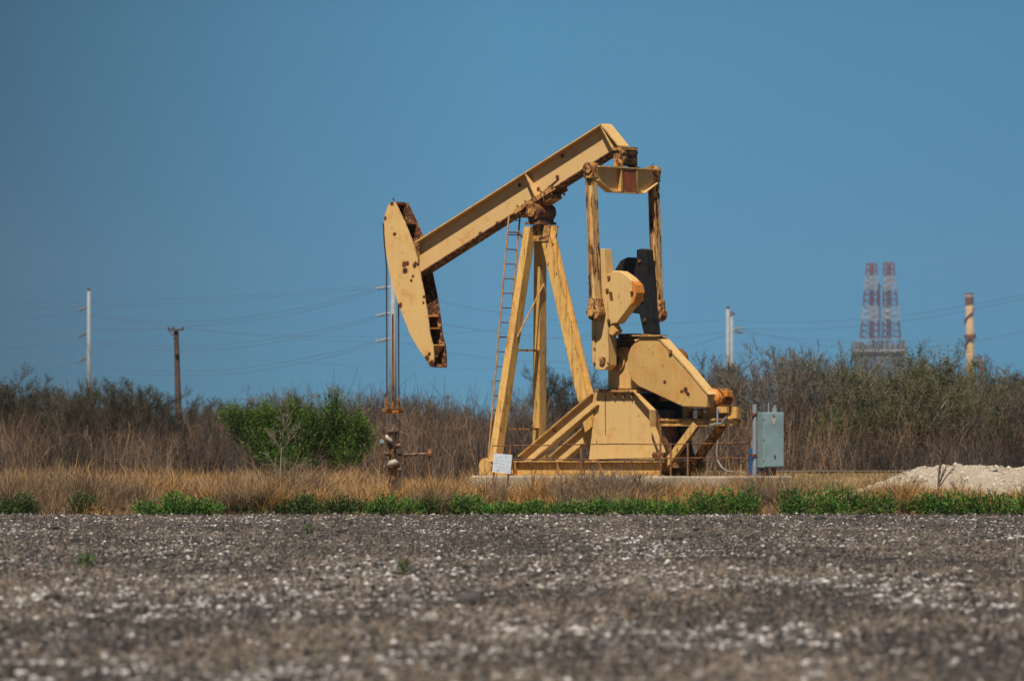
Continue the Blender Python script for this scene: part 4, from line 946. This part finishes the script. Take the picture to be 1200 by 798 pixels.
# ---------------------------------------------------------------- guard rail
gr = empty('pipe_rail', (OX, OY, Z0), -TH); wg = 1.12
A, B = P(577, 522, wg), P(876, 519, wg); C_, D_ = P(600, 538.5, wg), P(876, 537, wg)
M['railm'] = paint("rail_rust", (0.22, 0.11, 0.06), 0.8, 0.4, 2.2)
for nm, (a, b) in (('top_rail', (A, B)), ('lower_rail', (C_, D_))):
    m = MB(); pts = [a.lerp(b, k/6) + Vector((0, 0, R.uniform(-.015, .015))) for k in range(7)]; m.tube(pts, .015, 6); m.build(nm, M['railm'], gr)
for x, t in ((598,522),(681,520),(774,498),(786,519),(806,519),(876,519)):
    a = P(x, t, wg); m = MB(); m.tube([(a.x, a.y, 0), (a.x, a.y, a.z)], .023, 6); m.build('post', M['railm'] if x != 806 else M['railm'], gr)
tag(gr, 'thin rusty pipe guard rail running along the near side of the pump base', 'guard rail')

# sign on the rail
def signmat():
    m, t, b = nodes("faded_sign_face"); v = objvec(t, (9, 1, 26)); n = noise(t, 1.0, 3, 0.6, v)
    c = ramp(t, n, [(0.42, (0.42, 0.50, 0.58)), (0.55, (0.60, 0.63, 0.66))])
    c = mix(t, ramp(t, noise(t, 5, 4, 0.7, objvec(t)), [(0.55, 0.0), (0.72, 0.6)]), c, (0.30, 0.22, 0.16))
    t.links.new(c, b.inputs['Base Color']); setb(b, rough=0.4, spec=0.5); return m
M['sign'] = signmat()
sg_ = empty('notice_board', (0, 0, 0)); sp0 = world_pt(588.5, 543, 148.2); sg_.location = sp0; sg_.rotation_euler = (0, math.radians(6), math.radians(-8))
m = MB(); m.box((-.215, -.008, -.22), (.215, .008, .22)); m.build('panel', M['sign'], sg_)
m = MB()
for k in range(5):
    z_ = .15 - k*.075; x_ = -.17
    while x_ < .15:
        l_ = R.uniform(.03, .09); m.box((x_, -.0115, z_-.009), (min(x_+l_, .175), -.0085, z_+.009)); x_ += l_ + .025
m.build('faded_lettering', simple("faded_ink", (0.48, 0.53, 0.58), 0.6), sg_)
m = MB(); m.box((-.19, .009, -.62), (-.15, .035, .1)); m.box((.15, .009, -.62), (.19, .035, .1)); m.build('bracket', M['rust'], sg_)
tag(sg_, 'small faded white notice board at the left foot of the pump', 'sign')

# ---------------------------------------------------------------- wellhead
rod_w = jack.matrix_world if False else None
ca, sa_ = math.cos(-TH), math.sin(-TH)
wx, wy = OX + cb.x*ca, OY + cb.x*sa_
wh = empty('wellhead', (wx, wy, float(ground_z(wx, wy)))); k_ = wy/F
def wz(py): return H + (HY-py)*k_ - wh.location.z
def wX(px): return (px-600)*k_ - wx
m = MB(); m.tube([(0,0,-.1),(0,0,wz(575)),(0,0,wz(574)),(0,0,wz(566))], [.13,.13,.2,.2], 14); m.build('casing', M['dark'], wh)
m = MB(); m.tube([(0,0,wz(566)),(0,0,wz(548)),(0,0,wz(547)),(0,0,wz(543)),(0,0,wz(542)),(0,0,wz(522))], [.11,.11,.17,.17,.09,.09], 12); m.build('tubing_head', M['dark'], wh)
m = MB(); m.tube([(0,0,wz(522)),(0,0,wz(521)),(0,0,wz(517)),(0,0,wz(516)),(0,0,wz(509)),(0,0,wz(506)),(0,0,wz(503.5))], [.09,.15,.15,.10,.10,.13,.05], 12); m.build('stuffing_box', M['dark'], wh)
for k in range(5):
    a = k*1.25; m = MB(); m.tube([(.13*math.cos(a), .13*math.sin(a), wz(526)), (.13*math.cos(a), .13*math.sin(a), wz(505))], .02, 5); m.build('stud_bolt', M['dark'], wh)
m = MB(); m.tube([(wX(452.5),-.14,wz(510)),(wX(454),-.15,wz(513)),(wX(458),-.15,wz(516.5)),(wX(460),-.13,wz(518.5))], [.03,.05,.05,.03], 9); m.build('white_fitting', M['white'], wh, smooth=True)
m = MB(); m.tube([(wX(454.5),-.16,wz(545.5)),(wX(458),-.2,wz(543)),(wX(463),-.2,wz(541.5)),(wX(466.5),-.16,wz(543.5))], [.04,.075,.08,.045], 9); m.tube([(wX(458.5),-.2,wz(542)),(wX(458),-.16,wz(547))], [.06, .05], 9); m.build('white_valve_body', M['white'], wh, smooth=True)
m = MB(); m.tube([(0,0,wz(533)),(wX(470),0,wz(533)),(wX(490),0,wz(532)),(wX(500),0,wz(531.5))], .03, 8); m.tube([(wX(474),0,wz(532.5)),(wX(478),0,wz(532.5))], .07, 10); m.tube([(wX(486),0,wz(532)),(wX(489),0,wz(532))], .065, 10); m.build('flow_line', M['dark'], wh)
m = MB(); m.tube([(wX(503.5)-.05,.0,wz(531)),(wX(503.5)+.05,0,wz(531))], .11, 12); m.tube([(wX(503),0,wz(533)),(wX(503),0,wz(600))], .018, 6); m.build('check_valve', M['rust'], wh)
for k in range(4):
    zz = wz(552 - k*9.5); an_ = k*1.9; m = MB(); m.tube([(0, -.02, zz), (.17*math.cos(an_), -.16, zz + .03)], .035, 8); m.tube([(.17*math.cos(an_)-.05, -.165, zz+.03), (.17*math.cos(an_)+.05, -.165, zz+.03)], .055, 8); m.build('valve', M['dark'], wh)
m = MB(); m.tube([(0,0,wz(531)),(wX(447.5),0,wz(531)),(wX(447),0,wz(556))], .03, 6); m.tube([(wX(447),0,wz(531)),(wX(447.5),0,wz(519))], .022, 6); m.build('side_outlet', M['dark'], wh)
m = MB(); m.tube([(wX(447.5),-.05,wz(517)),(wX(447.5),.02,wz(517))], .055, 10); m.build('gauge', M['galv'], wh)
tag(wh, 'rusty dark wellhead with two white fittings, below the pump cables', 'wellhead')

# ---------------------------------------------------------------- electrical box on its post
D = 147.5; u = D/F; bx0 = (900-600)*u - 0.11; gz = float(ground_z(bx0, D))
eb = empty('electrical_box', (bx0, D, gz), math.radians(24))
def ez(py): return H + (HY-py)*u - gz
m = MB(); m.box((-.08, -.16, ez(548)), (.45, .16, ez(483))); eb_o = m.build('cabinet', M['boxgrey'], eb, bevel=.012)
m = MB(); m.box((-.065, -.185, ez(546.5)), (.435, -.162, ez(484.5))); dr = m.build('door', M['boxgrey'], eb, bevel=.006)
m = MB(); m.box((.13, -.194, ez(494)), (.23, -.186, ez(489.5))); m.box((.15, -.194, ez(497)), (.21, -.186, ez(494.05))); m.build('warning_label', M['white'], dr)
m = MB(); m.tube([(.18, -.19, ez(487.6)), (.18, -.186, ez(487.6))], .03, 10); m.tube([(.20, -.215, ez(534)), (.20, -.186, ez(534))], .022, 10); m.build('lock', M['dark'], dr)
for zz in (540, 516, 492): m = MB(); m.box((-.085, -.19, ez(zz)), (-.055, -.155, ez(zz-3))); m.build('hinge', M['galv'], dr)
m = MB(); m.box((.452, -.10, ez(506)), (.49, .04, ez(496))); m.tube([(.475, -.12, ez(503)), (.51, -.16, ez(492))], .014, 6); m.build('switch_lever', M['rust'], eb)
m = MB(); m.tube([(.30, 0, ez(483)), (.30, 0, ez(478))], .06, 10); m.tube([(.30, 0, ez(478)), (.30, 0, ez(474.5))], .035, 8); m.tube([(.16, .05, ez(483)), (.16, .05, ez(472))], .016, 6); m.build('conduit_hub', M['galv'], eb)
m = MB(); m.box((-.22, .17, ez(486.5)), (.35, .22, ez(484))); m.box((-.22, .17, ez(535)), (.40, .22, ez(532))); m.build('mounting_channel', M['rust'], eb)
m = MB(); m.tube([(-.10, .24, -.1), (-.10, .24, ez(473.5))], .055, 10); m.build('post', M['galv'], eb)
m = MB(); m.tube([(.16, 0, -.1), (.16, 0, ez(548.5))], .035, 8); m.build('conduit', M['white'], eb)
m = MB(); m.tube([(.30, .05, -.1), (.30, .05, ez(548.5))], .05, 8); m.build('conduit', M['rust'], eb)
tag(eb, 'blue grey electrical cabinet mounted on a galvanised post right of the pump', 'electrical box')
bt = empty('blue_junction_cabinet', ((893-600)*u, D+.5, gz), math.radians(24))
m = MB(); m.box((-.30, -.15, ez(578)), (.30, .15, ez(545))); m.build('cabinet', M['blue'], bt, bevel=.02)
m = MB(); m.box((-.28, -.10, ez(545)+.002), (-.02, .10, ez(525))); m.build('riser', M['blue'], bt, bevel=.02)
m = MB(); m.box((-.26, -.12, ez(548)), (-.10, -.103, ez(530))); m.build('panel', M['pvc'], bt)
m = MB(); m.tube([(-.16, 0, ez(525)), (-.16, 0, ez(520)), (-.10, -.02, ez(517.5))], [.10, .10, .06], 10); m.build('bushing', M['galv'], bt)
m = MB(); m.box((-.26, -.1, -.1), (.26, .1, ez(578)-.002)); m.build('plinth', M['dark'], bt)
tag(bt, 'bright blue junction cabinet behind the post of the electrical box', 'cabinet')
# cables from the motor to the box
m = MB(); pts = [world_pt(*q) for q in ((841,515,149.0),(839.5,530,149.0),(841,540,149.0),(846,548,148.8),(853,552.5,148.6),(868,553.5,148.4),(878,557,148),(884,565,147.9))]
m.tube(pts, .022, 6); tag(m.build('conduit_hose', M['pvc']), 'pale curved cable conduit hanging from the motor platform to the pad', 'conduit')
m = MB(); pts = [world_pt(*q) for q in ((884,523,147.9),(876,522,147.9),(869,527,147.9),(865,535,147.9),(865,542,147.9),(870,543,147.9),(875,538,147.9),(880,530,147.9))]
m.tube(pts, .014, 6); tag(m.build('black_cable', M['dark']), 'loop of black cable at the left of the blue cabinet', 'cable')
m = MB(); pts = [world_pt(*q) for q in ((829,498,149.4),(830,508,149.4),(833,512,149.4)) ]; m.tube(pts, .012, 5); o = m.build('drip_cable', M['dark']); tag(o, 'short black cable hanging under the motor platform', 'cable')

# ---------------------------------------------------------------- utility poles
def steel_pole(px, top, D, r0, r1, label, arms, cap=True):
    x = (px-600)/F*D; r = empty('steel_pole', (x, D, 0.3)); zt_ = H + (HY-top)/F*D - .3
    m = MB(); m.tube([(0,0,-.3), (0,0,zt_)], [r0, r1], 12); m.build('shaft', M['galv'], r, smooth=True)
    m = MB(); m.tube([(0,0,zt_+.002), (0,0,zt_+.30)], r1*.9, 8); m.build('pole_cap', M['dark'], r)
    for (dx, py, py2) in arms:
        z0_, z1_ = H + (HY-py)/F*D - .3, H + (HY-py2)/F*D - .3; xx = dx/F*D
        m = MB(); m.tube([(0, 0, z0_), (xx, 0, z1_)], [.10, .07], 6); a_ = m.build('insulator_arm', M['porc'], r)
        m = MB()
        for k in range(6): t = .35 + k*.11; c = Vector((xx*t, 0, z0_+(z1_-z0_)*t)); dv = Vector((xx, 0, z1_-z0_)).normalized()*.05; m.tube([c-dv, c+dv], .19, 8)
        m.build('insulator_discs', M['porc'], a_)
    return tag(r, label, 'utility pole')
steel_pole(104, 341, 800, .31, .21, 'slender pale steel pole with three insulator arms on the left', [(-13,359,364.5),(-13,389,395),(-13,418,424)])
steel_pole(460.5, 300, 640, .42, .28, 'pale steel pole seen behind the pump cables', [(-20,336,338),(-20,366,370),(-20,396,400)])
steel_pole(853, 362, 800, .34, .25, 'left and brighter of the two steel poles right of the pump', [(8,372,366)])
steel_pole(857.5, 368, 860, .30, .22, 'right and thinner of the two steel poles right of the pump', [(13,386,384),(13,388,390)])
def wood_pole(px, top, D, label):
    x = (px-600)/F*D; r = empty('wooden_pole', (x, D, .3)); s = D/F; zt_ = H + (HY-top)*s - .3
    m = MB(); m.tube([(.12,0,-.3), (.06,0,zt_*.5), (-.05,0,zt_)], [.20, .17, .13], 10); m.build('shaft', M['wood'], r)
    m = MB(); m.bar((-.46, -.2, zt_-.05), (.36, -.2, zt_-.02), .1, .1); ar = m.build('crossarm', M['wood'], r)
    for xx in (-.44, -.2, .33):
        m = MB(); m.tube([(xx,-.2,zt_), (xx,-.2,zt_+.08), (xx,-.2,zt_+.16)], [.05,.08,.04], 8); m.build('insulator', M['porc'], ar)
    m = MB(); m.tube([(-.40,-.18,zt_-.12), (-.05,-.15,zt_-.45)], .03, 6); m.build('arm_brace', M['dark'], r)
    m = MB(); m.tube([(0,-.25,zt_-1.35), (0,-.2,zt_-1.15)], .09, 8); m.build('spool_insulator', M['dark'], r)
    return tag(r, label, 'utility pole')
wood_pole(207.5, 386, 340, 'dark wooden power pole with a short crossarm above the brush on the left')
# small distant mast
D = 900; s = D/F; r = empty('distant_mast', ((525-600)*s, D, .3)); zt_ = H+(HY-463)*s-.3
m = MB(); m.tube([(0,0,-.3),(0,0,zt_)], [.22,.14], 6); m.build('shaft', M['wood'], r)
m = MB()
for k in range(3): m.bar((-.55, 0, zt_-.3-k*.9), (.55, 0, zt_-.3-k*.9), .12, .12)
m.build('crossarms', M['wood'], r); tag(r, 'small dark mast far off above the brush right of the pump cables', 'mast')

def wire(a, b, sag, label, r=.03, n=18):
    A, B = world_pt(*a), world_pt(*b); pts = []
    for k in range(n+1):
        t = k/n; p = A.lerp(B, t); p.z -= sag*4*t*(1-t); pts.append(p)
    m = MB(); m.tube(pts, r*0.6, 4); tag(m.build('power_wire', M['galvline']), label, 'power line', 'power wires strung between the poles')
wire((90,364.5,800), (440,338.5,640), 2.2, 'upper of the highest wire pair from left steel pole to pole behind cables')
wire((90,366,800), (440,341,640), 2.5, 'lower of the highest wire pair from left steel pole to pole behind cables')
wire((90,395,800), (440,370.5,640), 2.0, 'upper of the middle wire pair from left steel pole to pole behind cables')
wire((90,397,800), (440,373,640), 2.3, 'lower of the middle wire pair from left steel pole to pole behind cables')
wire((90,424,800), (440,400,640), 2.0, 'upper of the lowest wire pair from left steel pole to pole behind cables')
wire((90,426,800), (440,403,640), 2.3, 'lower of the lowest wire pair from left steel pole to pole behind cables')
wire((-160,374,900), (90,364.5,800), 1.2, 'highest wire running from the arms of the left steel pole out of the left edge')
wire((-160,404,900), (90,395,800), 1.5, 'middle wire running from the arms of the left steel pole out of the left edge')
wire((-160,440,900), (90,424,800), 1.6, 'lowest wire running from the arms of the left steel pole out of the left edge')
wire((-160,352,820), (460,333,640), 1.0, 'topmost wire on the left, passing over the left steel pole', .022)
wire((-160,355,820), (460,336,640), 1.2, 'second topmost wire on the left, just under the topmost one', .022)
wire((-140,382,350), (203,384,340), .15, 'left span of the wire carried on the left end of the wooden pole crossarm', .009)
wire((-140,386,350), (216,384,340), .25, 'left span of the wire carried on the right end of the wooden pole crossarm', .009)
wire((-140,414,350), (208,414,340), .15, 'left span of the low wire carried below the wooden pole crossarm', .009)
wire((203,384,340), (640,380,325), .55, 'right span of the wire carried on the left end of the wooden pole crossarm', .009)
wire((216,384,340), (700,392,325), .60, 'right span of the wire carried on the right end of the wooden pole crossarm', .009)
wire((208,414,340), (720,430,325), .35, 'right span of the low wire carried below the wooden pole crossarm', .009)
wire((478,345,640), (848,374,800), 1.6, 'wire behind the pump ending near the top of the brighter steel pole')
wire((478,372,640), (848,389,800), 1.6, 'wire behind the pump ending below the top of the brighter steel pole')
wire((478,404,640), (848,394,800), 2.4, 'lowest sagging wire from behind the pump to the brighter steel pole')
wire((861,376,800), (1260,331,640), 1.5, 'highest wire from the brighter steel pole up to the right edge')
wire((861,385,800), (1260,334,640), 1.6, 'second wire from the brighter steel pole up to the right edge')
wire((871,386,860), (1260,372,700), 3.0, 'lower sagging wire from the thinner steel pole to the right edge')
wire((871,390,860), (1100,398,1100), .8, 'wire from the thinner steel pole descending towards the lattice towers')

# ---------------------------------------------------------------- twin lattice towers of a far rig, chimneys
D = 3600; s = D/F
rig = empty('drilling_rig', ((1031-600)*s, D, 0)); tag(rig, 'far off rig with twin red and white lattice towers above the trees on the right', 'drilling rig')
def rz_(py): return H + (HY-py)*s
def striped():
    m, t, b = nodes("red_and_white_tower_paint"); tc_ = t.nodes.new("ShaderNodeTexCoord"); sx_ = t.nodes.new("ShaderNodeSeparateXYZ"); t.links.new(tc_.outputs['Object'], sx_.inputs[0])
    z0_, z1_ = rz_(402), rz_(308); mr = t.nodes.new("ShaderNodeMapRange"); mr.inputs[1].default_value = z0_; mr.inputs[2].default_value = z1_; t.links.new(sx_.outputs['Z'], mr.inputs[0])
    r = t.nodes.new("ShaderNodeValToRGB"); e = r.color_ramp; e.interpolation = 'CONSTANT'
    st = [(0, (0.27, 0.28, 0.33)), (0.06, (0.11, 0.055, 0.10)), (0.27, (0.30, 0.31, 0.36)), (0.46, (0.11, 0.055, 0.10)), (0.66, (0.28, 0.29, 0.34)), (0.84, (0.17, 0.05, 0.075))]
    while len(e.elements) < len(st): e.elements.new(0.5)
    for k, (p, c) in enumerate(st): e.elements[k].position = p; e.elements[k].color = (*c, 1)
    t.links.new(mr.outputs[0], r.inputs[0]); t.links.new(r.outputs[0], b.inputs['Base Color']); setb(b, rough=0.7); return m
STRIPE = striped()
def lattice(cx_top, cx_bot, top, bot, hw_t, hw_b, n_, nm):
    mb_ = MB()
    def frame(cxt, cxb, ht, hb, n_, rl, rb_):
        def pt(t, sx_, sy_): hwid = hb + (ht-hb)*t; return Vector(((cxb + (cxt-cxb)*t - 1031)*s + sx_*hwid*s, sy_*hwid*s, rz_(bot + (top-bot)*t)))
        for k in range(n_):
            t0, t1 = k/n_, (k+1)/n_
            for (ax, ay), (bx, by) in (((-1,-1),(1,-1)),((1,-1),(1,1)),((1,1),(-1,1)),((-1,1),(-1,-1))):
                mb_.tube([pt(t0, ax, ay), pt(t1, ax, ay)], rl, 4); mb_.tube([pt(t0, ax, ay), pt(t1, bx, by)], rb_, 4); mb_.tube([pt(t1, ax, ay), pt(t1, bx, by)], rb_, 4)
    frame(cx_top, cx_bot, hw_t, hw_b, n_, .30, .19)
    frame(cx_top, cx_top, 1.9, 2.1, 26, .34, .24)
    return mb_.build(nm, STRIPE, rig)
lattice(1021.5, 1019, 309, 402, 5.5, 11.0, 13, 'lattice_tower')
lattice(1041.5, 1045, 308, 402, 5.5, 10.5, 13, 'lattice_tower')
m = MB(); m.box(((1013-1031)*s, -1, rz_(337)), ((1040-1031)*s, 1, rz_(336))); m.tube([((1030-1031)*s, 0, rz_(402)), ((1030-1031)*s, 0, rz_(332))], .8, 6); m.build('cross_platform', M['bluegrey'], rig)
m = MB()
for k in range(7): yy = 345 + k*8; m.bar(((1020-1031)*s, 0, rz_(yy)), ((1044-1031)*s, 0, rz_(yy+4)), .3, .3)
m.build('tie_bracing', M['steel_tower_red'], rig)
m = MB(); m.box(((999-1031)*s, -8, rz_(414)), ((1062-1031)*s, 8, rz_(408)));
for a_, b_, t_ in ((1000,1012,401),(1012,1024,404),(1026,1040,400),(1040,1052,403),(1054,1061,399)): m.box(((a_-1031)*s, -7, rz_(408)+.01), ((b_-1031)*s, 7, rz_(t_)))
m.build('deck', M['bluegrey'], rig)
m = MB()
for a_ in range(1000, 1062, 6): m.tube([((a_-1031)*s, -8.3, rz_(414)), ((a_-1031)*s, -8.3, rz_(398 + (a_*7) % 6))], .35, 4)
m.box(((1001-1031)*s, -8.6, rz_(412)), ((1061-1031)*s, -8.2, rz_(410))); m.build('deck_railing', M['steel_tower_white'], rig)
m = MB(); m.box(((1003-1031)*s, -7, -1), ((1059-1031)*s, 7, rz_(414)-.01)); m.build('hull', M['bluegrey'], rig)

D = 2600; s = D/F
ch = empty('chimney', ((1136-600)*s, D, 0)); ch.location.z = 0
def cz(py): return H + (HY-py)*s
m = MB(); m.tube([(.8,0,-1), (0,0,cz(344))], [5.2*s, 4.4*s], 16); m.build('stack', M['chim'], ch, smooth=True)
for a_, b_, nm, mt in ((343.5,345.5,'rim','chimdark'),(345.7,348,'light_band','white'),(348.2,357,'dark_band','chimdark')):
    m = MB(); m.tube([(0,0,cz(b_)), (0,0,cz(a_))], 4.9*s, 16); m.build(nm, M[mt], ch)
m = MB()
for k in range(28): a = k*.5; m.tube([(5.0*s*math.cos(a), 5.0*s*math.sin(a), cz(420-k*2.3)), (5.0*s*math.cos(a+.5), 5.0*s*math.sin(a+.5), cz(417.7-k*2.3))], .45, 4)
m.build('spiral_stair', M['chimdark'], ch)
m = MB(); m.tube([(.3,0,cz(397)), (.3,0,cz(394.5))], 7.0*s, 16); m.tube([(.3,0,cz(394.4)), (.3,0,cz(392))], 7.1*s, 16); m.build('gallery', M['chimdark'], ch)
tag(ch, 'tall buff chimney with a dark top and a spiral stair, far off on the right', 'chimney')
s = 3000/F; c2 = empty('chimney', ((1149-600)*s, 3000, 0)); m = MB(); m.tube([(0,0,-1), (0,0,H+(HY-417)*s)], [2.4*s, 1.9*s], 10); m.build('stack', M['steel_tower_red'], c2)
m = MB(); m.tube([(0,0,H+(HY-418.5)*s), (0,0,H+(HY-416.5)*s)], 2.4*s, 10); m.build('rim', M['chimdark'], c2)
tag(c2, 'short thin reddish chimney just right of the tall one', 'chimney')

# ---------------------------------------------------------------- haze
hz_m = bpy.data.materials.new("air_haze"); hz_m.use_nodes = True; t = hz_m.node_tree; t.nodes.clear()
o_ = t.nodes.new("ShaderNodeOutputMaterial"); pv = t.nodes.new("ShaderNodeVolumePrincipled")
pv.inputs['Color'].default_value = (0.80, 0.88, 0.95, 1); pv.inputs['Density'].default_value = 0.00006; pv.inputs['Anisotropy'].default_value = 0.2
t.links.new(pv.outputs[0], o_.inputs['Volume'])
m = MB(); m.box((-2200, -60, -1.2), (2200, 4200, 125)); hz = m.build('haze', hz_m); tag(hz, 'thin blue haze in the air over the plain', 'haze', kind='stuff')
